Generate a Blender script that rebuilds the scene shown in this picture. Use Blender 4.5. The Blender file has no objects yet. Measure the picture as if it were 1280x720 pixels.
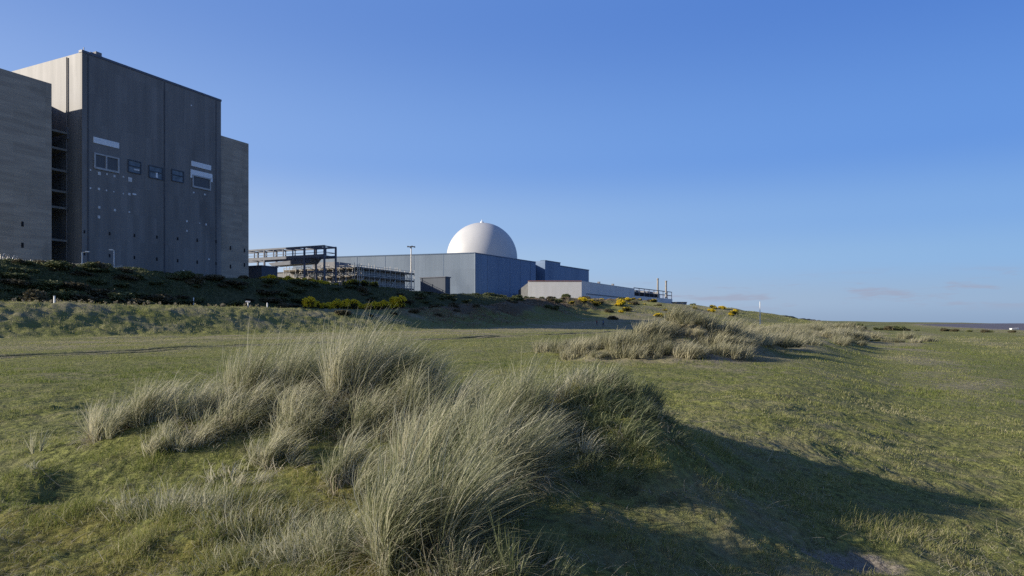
import bpy, math, random
import numpy as np
from mathutils import Vector

random.seed(7)
RNG = np.random.default_rng(11)
C = bpy.context.scene.collection
EYE = 6.0            # the eye stands six metres above the sea
F = 24 / 36 * 1280   # focal length of the 24 mm view, in units of a 1280-wide frame

# ------------------------------------------------------------------ noise
def _hash(ix, iy, s):
    h = (ix.astype(np.int64) * 374761393 + iy.astype(np.int64) * 668265263 + s * 974634253) & 0xFFFFFFFF
    h = ((h ^ (h >> 13)) * 1274126177) & 0xFFFFFFFF
    h = (h ^ (h >> 16)) & 0xFFFFFFFF
    return h.astype(np.float64) / 4294967295.0 * 2 - 1

def vn(x, y, s=0):
    ix, iy = np.floor(x), np.floor(y)
    fx, fy = x - ix, y - iy
    fx = fx * fx * fx * (fx * (fx * 6 - 15) + 10); fy = fy * fy * fy * (fy * (fy * 6 - 15) + 10)
    a, b = _hash(ix, iy, s), _hash(ix + 1, iy, s)
    c, d = _hash(ix, iy + 1, s), _hash(ix + 1, iy + 1, s)
    return (a * (1 - fx) + b * fx) * (1 - fy) + (c * (1 - fx) + d * fx) * fy

def fbm(x, y, s=0, o=3):
    t, a, n = 0, 1.0, 0
    for i in range(o):
        t = t + a * vn(x * 2 ** i + 17.3 * i, y * 2 ** i - 9.1 * i, s + i); n += a; a *= .5
    return t / n

def ss(a, b, x):
    t = np.clip((x - a) / (b - a), 0, 1)
    return t * t * (3 - 2 * t)

# ------------------------------------------------------------------ terrain
# u runs seawards across the coast, v along it
UX, UY, VX, VY = .9, -.436, .436, .9
def uv(x, y): return UX * x + UY * y, VX * x + VY * y
def xy(u, v): return UX * u + VX * v, UY * u + VY * v

def G(x, y, cx, cy, sx, sy=None, rot=0.):
    sy = sy or sx
    c, s = math.cos(rot), math.sin(rot)
    a, b = (x - cx) * c + (y - cy) * s, -(x - cx) * s + (y - cy) * c
    return np.exp(-.5 * ((a / sx) ** 2 + (b / sy) ** 2))

def pxd(px, D): return ((px - 640) / F * D, D)

MID = [(742, 35, 1.5, .55), (775, 34, 1.3, .75), (818, 30, 1.9, .95), (770, 28, 1.2, .35), (858, 29.5, 1.4, .95), (892, 31, 1.5, 1.05), (925, 35, 1.8, 1.15),
       (962, 40, 1.8, 1.0), (985, 48, 2.4, 1.1), (1008, 58, 2.6, 1.1), (1028, 75, 3.2, 1.3), (1040, 100, 4.5, 1.6), (1045, 140, 6, 1.8),
       (880, 46, 2.6, .7), (835, 46, 2.4, .6), (930, 62, 3.6, 1.2), (985, 90, 6.0, 1.8), (800, 50, 2.6, .8)]
MOUNDS = [(-.9, 8.3, 2.3, 1.0, 0, .62), (1.0, 7.3, .66, .8, .3, .46), (-.1, 7.1, .9, .7, 0, .12), (-3.9, 7.9, 1.0, .7, 0, .22),
          (-.45, 5.1, .6, .5, 0, .10), (-1.4, 6.1, .5, .35, 0, .12), (1.2, 6.5, .5, .6, 0, .26), (-.15, 5.95, .45, .5, 0, .26), (-2.3, 5.1, .7, .4, .2, .07),
          (-.75, 6.75, .42, .22, 0, -.26), (-4.05, 6.15, .46, .17, .1, -.20), (-4.5, 6.22, .22, .3, 0, .10), (2.7, 5.6, .45, .24, .3, -.12),
          (2.0, 5.35, .3, .2, 0, .05), (-3.3, 5.0, .5, .25, 0, -.06), (-2.3, 4.5, .7, .25, .1, -.07)]

def H(x, y, detail=True):
    """height of the ground relative to the eye"""
    x = np.asarray(x, float); y = np.asarray(y, float)
    u, v = uv(x, y)
    us = u - 250 * (np.clip(v, 0, None) / 3000) ** 1.6
    r = np.hypot(x, y)
    h = -1.55 - .62 * ss(-1.9, 2.2, us) - .30 * ss(1, 14, us) + .1 * ss(20, 40, us)
    far = ss(25, 70, r)
    h = h + .10 * fbm(x / 9, y / 9, 3) * (1 + far) + .05 * fbm(x / 2.3, y / 2.3, 5)
    # foreground hummock
    for cx, cy, sx, sy, ro, a in MOUNDS: h = h + a * G(x, y, cx, cy, sx, sy, ro)
    # dune ridge in the middle distance
    rough = .82 + .75 * fbm(x / 1.9, y / 1.9, 21)
    for px, D, s, a in MID:
        cx, cy = pxd(px, D); h = h + a * .60 * G(x, y, cx, cy, s, s * 1.25, -.45) * rough
    # wheel ruts of the track
    w = u + 36 + .5 * vn(v / 14, v * 0, 31)
    h = h - (.30 * np.exp(-((w + 1.1) / .5) ** 2) + .17 * np.exp(-((w - .9) / .36) ** 2)) * ss(8, 16, v) * (1 - ss(150, 220, v))
    # small worn step along the left of the field
    h = h - .07 * ss(0, .5, u + 13.5 + .9 * fbm(v / 4, v * 0, 33)) * ss(-7.5, -11, u) * (1 - ss(9, 16, v + .0 * u))
    # first bank, a terrace, the tall shaded bank, the platform of the station
    wob = 2.0 * fbm(u / 25, v / 25, 41)
    b1 = ss(-75 + wob, -97 + wob, u)
    h = h + 4.25 * b1 * (1 - .25 * ss(150, 260, v))
    lump = ss(-72, -80, u) * (1 - ss(-127, -133, u)) * (1 - ss(420, 600, v))
    h = h + lump * (.26 * fbm(x / 2.6, y / 2.2, 51, 4) + .17 * vn(x / .8, y / .8, 53))
    h = h + lump * ss(115, 160, v) * 1.3 * (fbm(x / 11, y / 11, 57) - .05) * (1 - ss(-103, -110, u))
    b2 = ss(-104 + .5 * wob, -122 + .5 * wob, u)
    h = h + .35 * ss(-103, -106, u) * (1 - ss(-127, -133, u)) * fbm(x / 4, y / 4, 63, 3) * (1 - ss(420, 600, v))
    h = h + 7.3 * b2 + .7 * b2 * fbm(x / 14, y / 14, 61) * (1 - ss(-130, -136, u)) - 6.5 * ss(-126.5, -137, u) * b2
    # dunes with gorse running out to the right of the station
    kn = 1 + .25 * fbm(x / 18, y / 18, 71)
    h = h + (10.2 * G(u, v, -80, 330, 25, 78) + 3.6 * G(u, v, -42, 352, 16, 45) + 2.2 * G(u, v, -22, 400, 14, 60)) * kn
    h = h + 2.9 * G(u, v, -93, 212, 10, 34) * (1 + .45 * fbm(x / 9, y / 9, 75)) + 1.2 * G(u, v, -76, 262, 9, 30)
    # shingle crest, beach, sea bed
    h = h + .42 * np.exp(-((us - 40) / 5) ** 2) * (.7 + .8 * fbm(x / 14, y / 14, 81)) - 7.5 * ss(46, 82, us)
    # low far coast
    h = h + 9 * ss(800, 1700, v) * ss(40, -250, us) * (.75 + .5 * fbm(x / 260, y / 260, 91))
    if detail:
        near = 1 - ss(14, 30, r)
        clump = fbm(x / .33, y / .33, 101)
        h = h + near * (.034 * clump + .018 * np.abs(vn(x / .11, y / .11, 103)) + .055 * fbm(x / .8, y / .8, 105) * (.5 + .5 * ss(2.5, .5, us)))
    return h

def hz(x, y): return float(H(np.array([x]), np.array([y]))[0])

# ------------------------------------------------------------------ materials
def nt(name):
    m = bpy.data.materials.new(name); m.use_nodes = True
    t = m.node_tree; b = t.nodes['Principled BSDF']
    return m, t, b

def node(t, k, **kw):
    n = t.nodes.new(k)
    for a, b in kw.items():
        if a in ('i',): 
            for q, w in b.items(): n.inputs[q].default_value = w
        else: setattr(n, a, b)
    return n

def mixc(t, fac, a, b, mode='MIX'):
    n = t.nodes.new('ShaderNodeMix'); n.data_type = 'RGBA'; n.blend_type = mode
    def put(sock, val):
        if isinstance(val, (int, float)): sock.default_value = val
        elif isinstance(val, tuple): sock.default_value = (*val[:3], 1)
        else: t.links.new(val, sock)
    put(n.inputs[0], fac); put(n.inputs[6], a); put(n.inputs[7], b)
    return n.outputs[2]

def ramp(t, val, lo, hi):
    n = node(t, 'ShaderNodeMapRange', interpolation_type='SMOOTHSTEP')
    t.links.new(val, n.inputs[0]); n.inputs[1].default_value = lo; n.inputs[2].default_value = hi
    return n.outputs[0]

def math_(t, op, a, b=None):
    n = node(t, 'ShaderNodeMath', operation=op)
    for i, q in enumerate((a, b)):
        if q is None: continue
        if isinstance(q, (int, float)): n.inputs[i].default_value = q
        else: t.links.new(q, n.inputs[i])
    return n.outputs[0]

def noise(t, scale, stretch=(1, 1, 1), detail=5, rough=.6, vec=None, rot=(0, 0, 0)):
    if vec is None:
        vec = t.nodes.new('ShaderNodeNewGeometry').outputs['Position']
    mp = t.nodes.new('ShaderNodeMapping'); mp.inputs['Scale'].default_value = stretch; mp.inputs['Rotation'].default_value = rot
    t.links.new(vec, mp.inputs['Vector'])
    n = node(t, 'ShaderNodeTexNoise'); n.inputs['Scale'].default_value = scale; n.inputs['Detail'].default_value = detail; n.inputs['Roughness'].default_value = rough
    t.links.new(mp.outputs[0], n.inputs['Vector'])
    return n.outputs['Fac']

def pmat(name, c1, c2, scale=2., rough=.8, stretch=(1, 1, 1), metallic=0., lo=.35, hi=.65, bump=0., spec=.3, c3=None, s3=None, st3=(1, 1, 1)):
    m, t, b = nt(name)
    f = noise(t, scale, stretch)
    col = mixc(t, ramp(t, f, lo, hi), c1, c2)
    if c3: col = mixc(t, ramp(t, noise(t, s3, st3), .5, .72), col, c3)
    t.links.new(col, b.inputs['Base Color'])
    b.inputs['Roughness'].default_value = rough; b.inputs['Metallic'].default_value = metallic
    b.inputs['Specular IOR Level'].default_value = spec
    if bump:
        bp = node(t, 'ShaderNodeBump'); bp.inputs['Strength'].default_value = bump; bp.inputs['Distance'].default_value = .05
        t.links.new(f, bp.inputs['Height']); t.links.new(bp.outputs[0], b.inputs['Normal'])
    return m

def blade_mat(name, cols, trans=.35, rough=.6):
    """blades: each blade carries a random tint (r) and the height along it (g)"""
    m, t, b = nt(name)
    at = node(t, 'ShaderNodeAttribute', attribute_name='tint')
    sp = node(t, 'ShaderNodeSeparateColor'); t.links.new(at.outputs['Color'], sp.inputs[0])
    cr = node(t, 'ShaderNodeValToRGB')
    el = cr.color_ramp.elements
    while len(el) < len(cols): el.new(.5)
    for i, c in enumerate(cols):
        el[i].position = i / (len(cols) - 1); el[i].color = (*c, 1)
    t.links.new(sp.outputs[0], cr.inputs[0])
    col = cr.outputs[0]
    t.links.new(col, b.inputs['Base Color']); b.inputs['Roughness'].default_value = rough; b.inputs['Specular IOR Level'].default_value = .25
    tr = node(t, 'ShaderNodeBsdfTranslucent'); t.links.new(col, tr.inputs[0])
    mx = node(t, 'ShaderNodeMixShader'); mx.inputs[0].default_value = trans
    t.links.new(b.outputs[0], mx.inputs[1]); t.links.new(tr.outputs[0], mx.inputs[2])
    t.links.new(mx.outputs[0], t.nodes['Material Output'].inputs[0])
    return m

M = {}
M['marram'] = blade_mat('marram_blades', [(.16, .18, .085), (.32, .325, .185), (.47, .455, .30), (.62, .585, .43)], .38)
M['marram_far'] = blade_mat('marram_far_blades', [(.17, .17, .09), (.34, .325, .195), (.50, .46, .31)], .38)
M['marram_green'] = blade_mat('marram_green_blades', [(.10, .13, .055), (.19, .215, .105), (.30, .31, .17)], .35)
M['straw'] = blade_mat('straw', [(.24, .20, .13), (.42, .37, .25), (.60, .54, .40)], .25)
M['turf'] = blade_mat('turf_blades', [(.105, .145, .032), (.205, .235, .055), (.32, .31, .11), (.48, .43, .25)], .42)
M['gorse'] = blade_mat('gorse_leaf', [(.018, .026, .010), (.04, .05, .018), (.075, .08, .03)], .15)
M['blossom'] = blade_mat('gorse_blossom', [(.70, .48, .015), (.85, .64, .02), (.88, .72, .06)], .2)
M['scrub'] = blade_mat('scrub_leaf', [(.06, .054, .028), (.11, .097, .05), (.19, .16, .095)], .15)
M['scrub_green'] = blade_mat('scrub_green_leaf', [(.055, .075, .027), (.11, .13, .05), (.19, .195, .085)], .15)
M['heather'] = blade_mat('heather_leaf', [(.12, .08, .05), (.23, .165, .105), (.36, .28, .18)], .25)
M['bark'] = pmat('bark', (.05, .04, .03), (.10, .08, .06), 8)
M['concrete'] = pmat('concrete', (.44, .375, .295), (.355, .30, .24), 1.1, .9, (.12, .12, 1.0), c3=(.31, .265, .21), s3=.35, st3=(.6, .6, .25))
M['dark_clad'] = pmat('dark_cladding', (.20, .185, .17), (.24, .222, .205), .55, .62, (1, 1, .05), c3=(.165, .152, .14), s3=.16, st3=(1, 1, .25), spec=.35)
M['dark_clad_lit'] = pmat('sunlit_cladding', (.27, .26, .245), (.22, .215, .205), .8, .6, (1, 1, .06), c3=(.31, .30, .285), s3=.5, st3=(1, 1, .1))  # paler copy of the dark cladding, sun glare put into its colour
def sheets(m, w, h, dark=.82, var=.10, mortar=.012):
    """overlays the joints and slightly different tones of wall sheets w by h metres"""
    t = m.node_tree; b = t.nodes['Principled BSDF']; src = b.inputs['Base Color'].links[0].from_socket
    g = t.nodes.new('ShaderNodeNewGeometry'); s_ = t.nodes.new('ShaderNodeSeparateXYZ'); t.links.new(g.outputs['Position'], s_.inputs[0])
    a = math_(t, 'ADD', math_(t, 'MULTIPLY', s_.outputs[0], UX + VX), math_(t, 'MULTIPLY', s_.outputs[1], UY + VY))
    c = t.nodes.new('ShaderNodeCombineXYZ'); t.links.new(a, c.inputs[0]); t.links.new(s_.outputs[2], c.inputs[1])
    br = t.nodes.new('ShaderNodeTexBrick'); t.links.new(c.outputs[0], br.inputs['Vector'])
    br.offset = 0; br.inputs['Scale'].default_value = 1; br.inputs['Brick Width'].default_value = w; br.inputs['Row Height'].default_value = h
    br.inputs['Mortar Size'].default_value = w * mortar; br.inputs['Mortar Smooth'].default_value = .3
    br.inputs['Color1'].default_value = (1 - var,) * 3 + (1,); br.inputs['Color2'].default_value = (1 + var * .3,) * 3 + (1,); br.inputs['Mortar'].default_value = (dark,) * 3 + (1,)
    t.links.new(mixc(t, 1.0, src, br.outputs['Color'], 'MULTIPLY'), b.inputs['Base Color'])
sheets(M['dark_clad'], 1.5, 6.2, .80, .13); sheets(M['dark_clad_lit'], 1.5, 6.2, .85, .08)
sheets(M['concrete'], 3.0, 2.1, .84, .12, .01)
M['joint'] = pmat('joint_strip', (.085, .085, .09), (.11, .11, .115), 1)
M['roofing'] = pmat('roofing', (.14, .14, .14), (.10, .10, .10), .5)
M['white_panel'] = pmat('white_panel', (.86, .86, .85), (.78, .78, .78), 1.5, .35, spec=.6)
M['grey_frame'] = pmat('grey_frame', (.46, .46, .45), (.38, .38, .38), 1.5, .5)
M['pale_patch'] = pmat('pale_patch', (.74, .73, .71), (.58, .57, .56), 2.0, .6)
M['glass'] = pmat('dull_glass', (.085, .105, .125), (.17, .20, .23), .9, .3, spec=.5)
M['louvre'] = pmat('louvre_panel', (.10, .105, .115), (.13, .135, .14), 1.2, .6, (4, 4, .2))
M['hole'] = pmat('dark_opening', (.012, .012, .014), (.02, .02, .022), 3)
M['ledge'] = pmat('ledge_concrete', (.27, .255, .22), (.20, .19, .17), 1.5)
M['blue_clad'] = pmat('blue_cladding', (.118, .195, .32), (.138, .218, .345), .35, .5, (1, 1, .04), c3=(.10, .172, .295), s3=.09, st3=(1, 1, .3), spec=.35)
M['blue_grey'] = pmat('blue_grey_cladding', (.19, .238, .295), (.215, .262, .32), .35, .5, (1, 1, .04), c3=(.155, .195, .25), s3=.09, st3=(1, 1, .3))
sheets(M['blue_clad'], 6.0, 9.0, .86, .08, .02); sheets(M['blue_grey'], 6.0, 9.0, .88, .07, .02)
M['blue_trim'] = pmat('blue_trim', (.10, .145, .22), (.11, .155, .23), 1)
M['dome'] = pmat('dome_white', (.55, .55, .54), (.52, .52, .515), .12, .55, (1, 1, .4))
M['white_clad'] = pmat('white_cladding', (.60, .585, .56), (.56, .55, .53), .4, .6, (1, 1, .05))
M['white_shade'] = pmat('shaded_white_cladding', (.68, .66, .64), (.62, .605, .59), .4, .6, (1, 1, .05), c3=(.58, .565, .55), s3=.12, st3=(1, 1, .2))  # copy of the white cladding for shaded walls, fill light put into its colour
sheets(M['white_shade'], 5.0, 4.0, .90, .05, .015); sheets(M['white_clad'], 2.5, 6.0, .92, .04, .015)
M['red_trim'] = pmat('rust_trim', (.28, .14, .11), (.22, .12, .10), 1)
M['steel'] = pmat('blue_grey_steel', (.13, .145, .18), (.10, .112, .145), 1.2, .55)
M['galv'] = pmat('galvanised_tube', (.60, .57, .51), (.40, .38, .34), 2., .45, metallic=.3)
M['board'] = pmat('scaffold_board', (.17, .145, .11), (.10, .088, .07), 1.6)
M['render'] = pmat('pale_render', (.42, .40, .37), (.33, .32, .30), .5)
M['dark_grey'] = pmat('dark_grey_sheet', (.085, .10, .125), (.07, .085, .105), .6, .6, (1, 1, .1))
M['mid_grey'] = pmat('mid_grey_sheet', (.22, .22, .225), (.18, .18, .19), .6, .7)
M['white_paint'] = pmat('white_paint', (.78, .78, .77), (.70, .70, .68), 3, .5)
M['lamp_glass'] = pmat('lamp_glass', (.80, .80, .78), (.74, .74, .72), 3, .3)
M['stack'] = pmat('flue_steel', (.33, .30, .26), (.27, .25, .22), 1, .4, metallic=.2)
M['jacket_red'] = pmat('red_jacket', (.20, .02, .03), (.16, .015, .025), 6)
M['jacket_blue'] = pmat('blue_jacket', (.06, .12, .26), (.05, .10, .22), 6)
M['trousers'] = pmat('dark_trousers', (.02, .025, .05), (.03, .035, .06), 6)
M['skin'] = pmat('skin', (.45, .30, .22), (.42, .27, .2), 6)
M['hair'] = pmat('dark_hair', (.03, .02, .015), (.04, .03, .02), 9)

def ground_material(name, mode='turf'):
    m, t, b = nt(name)
    at = node(t, 'ShaderNodeAttribute', attribute_name='zone')
    sp = node(t, 'ShaderNodeSeparateColor'); t.links.new(at.outputs['Color'], sp.inputs[0])
    dry, bare, heath = sp.outputs[0], sp.outputs[1], sp.outputs[2]
    moss = at.outputs['Alpha']
    fine = noise(t, 14, detail=8, rough=.72)
    med = noise(t, 1.7, detail=6, rough=.65)
    big = noise(t, .16, (1, .8, 1), detail=7, rough=.62)
    green = mixc(t, ramp(t, fine, .32, .66), (.07, .08, .026), (.27, .28, .085))
    green = mixc(t, ramp(t, med, .42, .66), green, (.19, .185, .08))
    straw = mixc(t, ramp(t, fine, .30, .68), (.17, .155, .09), (.33, .29, .185))
    d2 = math_(t, 'ADD', dry, math_(t, 'MULTIPLY', math_(t, 'SUBTRACT', big, .5), 2.4))
    d2 = math_(t, 'ADD', d2, math_(t, 'MULTIPLY', math_(t, 'SUBTRACT', med, .5), .9))
    col = mixc(t, ramp(t, d2, .15, .85), green, straw)
    m2 = math_(t, 'ADD', moss, math_(t, 'MULTIPLY', math_(t, 'SUBTRACT', med, .5), 2.0))
    gap = ramp(t, noise(t, 6.5, detail=7, rough=.68), .52, .64)
    gap = math_(t, 'MULTIPLY', gap, .5)
    mossc = mixc(t, ramp(t, fine, .35, .65), (.095, .09, .022), (.235, .215, .06))
    col = mixc(t, ramp(t, m2, .45, .8), col, mossc)
    col = mixc(t, gap, col, (.062, .056, .032))
    heathc = mixc(t, ramp(t, fine, .34, .66), (.075, .062, .042), (.165, .135, .09))
    h2 = math_(t, 'ADD', heath, math_(t, 'MULTIPLY', math_(t, 'SUBTRACT', big, .5), 1.2))
    col = mixc(t, ramp(t, h2, .3, .8), col, heathc)
    scr = node(t, 'ShaderNodeAttribute', attribute_name='scrub'); scs = node(t, 'ShaderNodeSeparateColor'); t.links.new(scr.outputs['Color'], scs.inputs[0])
    darkc = mixc(t, ramp(t, med, .35, .68), (.036, .046, .02), (.12, .115, .055))
    s2 = math_(t, 'ADD', scs.outputs[0], math_(t, 'MULTIPLY', math_(t, 'SUBTRACT', big, .5), 1.0))
    col = mixc(t, ramp(t, s2, .35, .7), col, darkc)
    sandc = mixc(t, ramp(t, noise(t, 40, detail=6, rough=.7), .35, .65), (.17, .145, .115), (.33, .29, .23))
    b2 = math_(t, 'ADD', bare, math_(t, 'MULTIPLY', math_(t, 'SUBTRACT', med, .5), 1.3))
    b2 = math_(t, 'ADD', b2, math_(t, 'MULTIPLY', math_(t, 'SUBTRACT', fine, .5), .8))
    col = mixc(t, ramp(t, b2, .4, .75), col, sandc)
    t.links.new(col, b.inputs['Base Color'])
    b.inputs['Roughness'].default_value = .95; b.inputs['Specular IOR Level'].default_value = .1
    bp = node(t, 'ShaderNodeBump'); bp.inputs['Strength'].default_value = .9; bp.inputs['Distance'].default_value = .035
    hgt = math_(t, 'ADD', fine, math_(t, 'MULTIPLY', noise(t, 45, detail=5, rough=.7), .4))
    t.links.new(hgt, bp.inputs['Height'])
    bp2 = node(t, 'ShaderNodeBump'); bp2.inputs['Strength'].default_value = .7; bp2.inputs['Distance'].default_value = .25
    t.links.new(noise(t, 2.4, detail=5, rough=.6), bp2.inputs['Height']); t.links.new(bp.outputs[0], bp2.inputs['Normal'])
    t.links.new(bp2.outputs[0], b.inputs['Normal'])
    return m
M['ground'] = ground_material('rough_turf')

def sea_material():
    m, t, b = nt('sea_water')
    f = noise(t, .02, (1, 1, 1), 6)
    col = mixc(t, ramp(t, f, .4, .62), (.115, .098, .092), (.15, .125, .115))
    t.links.new(col, b.inputs['Base Color']); b.inputs['Roughness'].default_value = .55; b.inputs['Specular IOR Level'].default_value = .12
    bp = node(t, 'ShaderNodeBump'); bp.inputs['Strength'].default_value = .6; bp.inputs['Distance'].default_value = .6
    t.links.new(noise(t, .25, (1, 1, 1), 6), bp.inputs['Height']); t.links.new(bp.outputs[0], b.inputs['Normal'])
    return m
M['sea'] = sea_material()

# ------------------------------------------------------------------ object helpers
def props(o, label=None, cat=None, group=None, kind=None):
    if label: o['label'] = label
    if cat: o['category'] = cat
    if group: o['group'] = group
    if kind: o['kind'] = kind
    return o

def wl(o):
    p = Vector((0, 0, 0))
    while o is not None: p = p + o.location; o = o.parent
    return p

def thing(name, label, cat, loc, group=None):
    o = bpy.data.objects.new(name, None); C.objects.link(o); o.location = loc
    o.empty_display_size = .2
    return props(o, label, cat, group)

def mesh_np(name, V, Fq, mat, parent=None, smooth=False, attr=None, loc=None, aname='tint', tri=False):
    """V (n,3) in world coordinates; quads (m,4) (or tris)"""
    me = bpy.data.meshes.new(name)
    off = np.array(wl(parent)) if parent is not None else np.zeros(3)
    if loc is not None: off = np.array(loc)
    V = np.asarray(V, float) - off
    k = Fq.shape[1]
    me.vertices.add(len(V)); me.vertices.foreach_set('co', V.astype(np.float32).ravel())
    me.loops.add(Fq.size); me.loops.foreach_set('vertex_index', Fq.astype(np.int32).ravel())
    me.polygons.add(len(Fq)); me.polygons.foreach_set('loop_start', np.arange(0, Fq.size, k, dtype=np.int32))
    me.polygons.foreach_set('loop_total', np.full(len(Fq), k, np.int32))
    if smooth: me.polygons.foreach_set('use_smooth', np.ones(len(Fq), bool))
    me.update(calc_edges=True)
    if attr is not None:
        a = me.color_attributes.new(aname, 'FLOAT_COLOR', 'POINT')
        a.data.foreach_set('color', attr.astype(np.float32).ravel())
    me.materials.append(mat)
    o = bpy.data.objects.new(name, me); C.objects.link(o)
    if parent is not None: o.parent = parent
    elif loc is not None: o.location = loc
    return o

class MB:
    def __init__(s): s.v = []; s.f = []
    def add(s, vs, fs):
        n = len(s.v); s.v += [tuple(map(float, q)) for q in vs]; s.f += [tuple(i + n for i in q) for q in fs]; return s
    def prism(s, foot, z0, z1, ztop=None):
        n = len(foot); zt = ztop or [z1] * n
        a = 0
        for i in range(n): a += foot[i][0] * foot[(i + 1) % n][1] - foot[(i + 1) % n][0] * foot[i][1]
        if a < 0: foot = foot[::-1]; zt = zt[::-1]
        vs = [(x, y, z0) for x, y in foot] + [(x, y, z) for (x, y), z in zip(foot, zt)]
        fs = [tuple(range(n - 1, -1, -1)), tuple(range(n, 2 * n))] + [(i, (i + 1) % n, n + (i + 1) % n, n + i) for i in range(n)]
        return s.add(vs, fs)
    def obox(s, o, ax, ay, az=(0, 0, 1)):
        """box from a corner o and three edge vectors"""
        o, ax, ay, az = map(Vector, (o, ax, ay, az))
        if ax.cross(ay).dot(az) < 0: ax, ay = ay, ax
        vs = [o, o + ax, o + ax + ay, o + ay]; vs += [q + az for q in vs]
        return s.add(vs, [(3, 2, 1, 0), (4, 5, 6, 7), (0, 1, 5, 4), (1, 2, 6, 5), (2, 3, 7, 6), (3, 0, 4, 7)])
    def bar(s, a, b, w, h=None, n=4):
        a, b = Vector(a), Vector(b); d = (b - a).normalized(); h = h or w
        up = Vector((0, 0, 1)) if abs(d.z) < .95 else Vector((VX, VY, 0))
        sx = d.cross(up).normalized(); sy = sx.cross(d)
        vs = []
        for p in (a, b):
            for k in range(n):
                an = 2 * math.pi * (k + .5) / n; q = 2 ** .5 if n == 4 else 1.
                vs.append(p + sx * math.cos(an) * w / 2 * q + sy * math.sin(an) * h / 2 * q)
        fs = [(k, (k + 1) % n, n + (k + 1) % n, n + k) for k in range(n)] + [tuple(range(n - 1, -1, -1)), tuple(range(n, 2 * n))]
        return s.add(vs, fs)
    def lathe(s, c, prof, n=32):
        vs = []; fs = []
        for r, z in prof:
            for k in range(n):
                a = 2 * math.pi * k / n; vs.append((c[0] + r * math.cos(a), c[1] + r * math.sin(a), c[2] + z))
        for i in range(len(prof) - 1):
            for k in range(n): fs.append((i * n + k, i * n + (k + 1) % n, (i + 1) * n + (k + 1) % n, (i + 1) * n + k))
        fs.append(tuple(range(n - 1, -1, -1))); fs.append(tuple(range((len(prof) - 1) * n, len(prof) * n)))
        return s.add(vs, fs)
    def build(s, name, mat, parent=None, loc=None, smooth=False, bevel=0.):
        off = wl(parent) if parent is not None else Vector(loc or (0, 0, 0))
        me = bpy.data.meshes.new(name); me.from_pydata([tuple(Vector(q) - off) for q in s.v], [], s.f); me.update()
        me.materials.append(mat)
        if smooth: me.polygons.foreach_set('use_smooth', [True] * len(me.polygons))
        o = bpy.data.objects.new(name, me); C.objects.link(o)
        if parent is not None: o.parent = parent
        elif loc is not None: o.location = loc
        if bevel:
            b = o.modifiers.new('bevel', 'BEVEL'); b.width = bevel; b.segments = 1; b.limit_method = 'ANGLE'
        return o

def dup(root, loc=None, rotz=0, scale=(1, 1, 1), label=None, group=None):
    r = root.copy(); C.objects.link(r)
    if loc is not None: r.location = loc
    r.rotation_euler = (0, 0, rotz); r.scale = scale
    if label: r['label'] = label
    if group: r['group'] = group
    for ch in list(root.children):
        c = ch.copy(); C.objects.link(c); c.parent = r
        for g in list(ch.children):
            q = g.copy(); C.objects.link(q); q.parent = c
    return r

def W(x, y, zr): return (x, y, zr + EYE)

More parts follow.
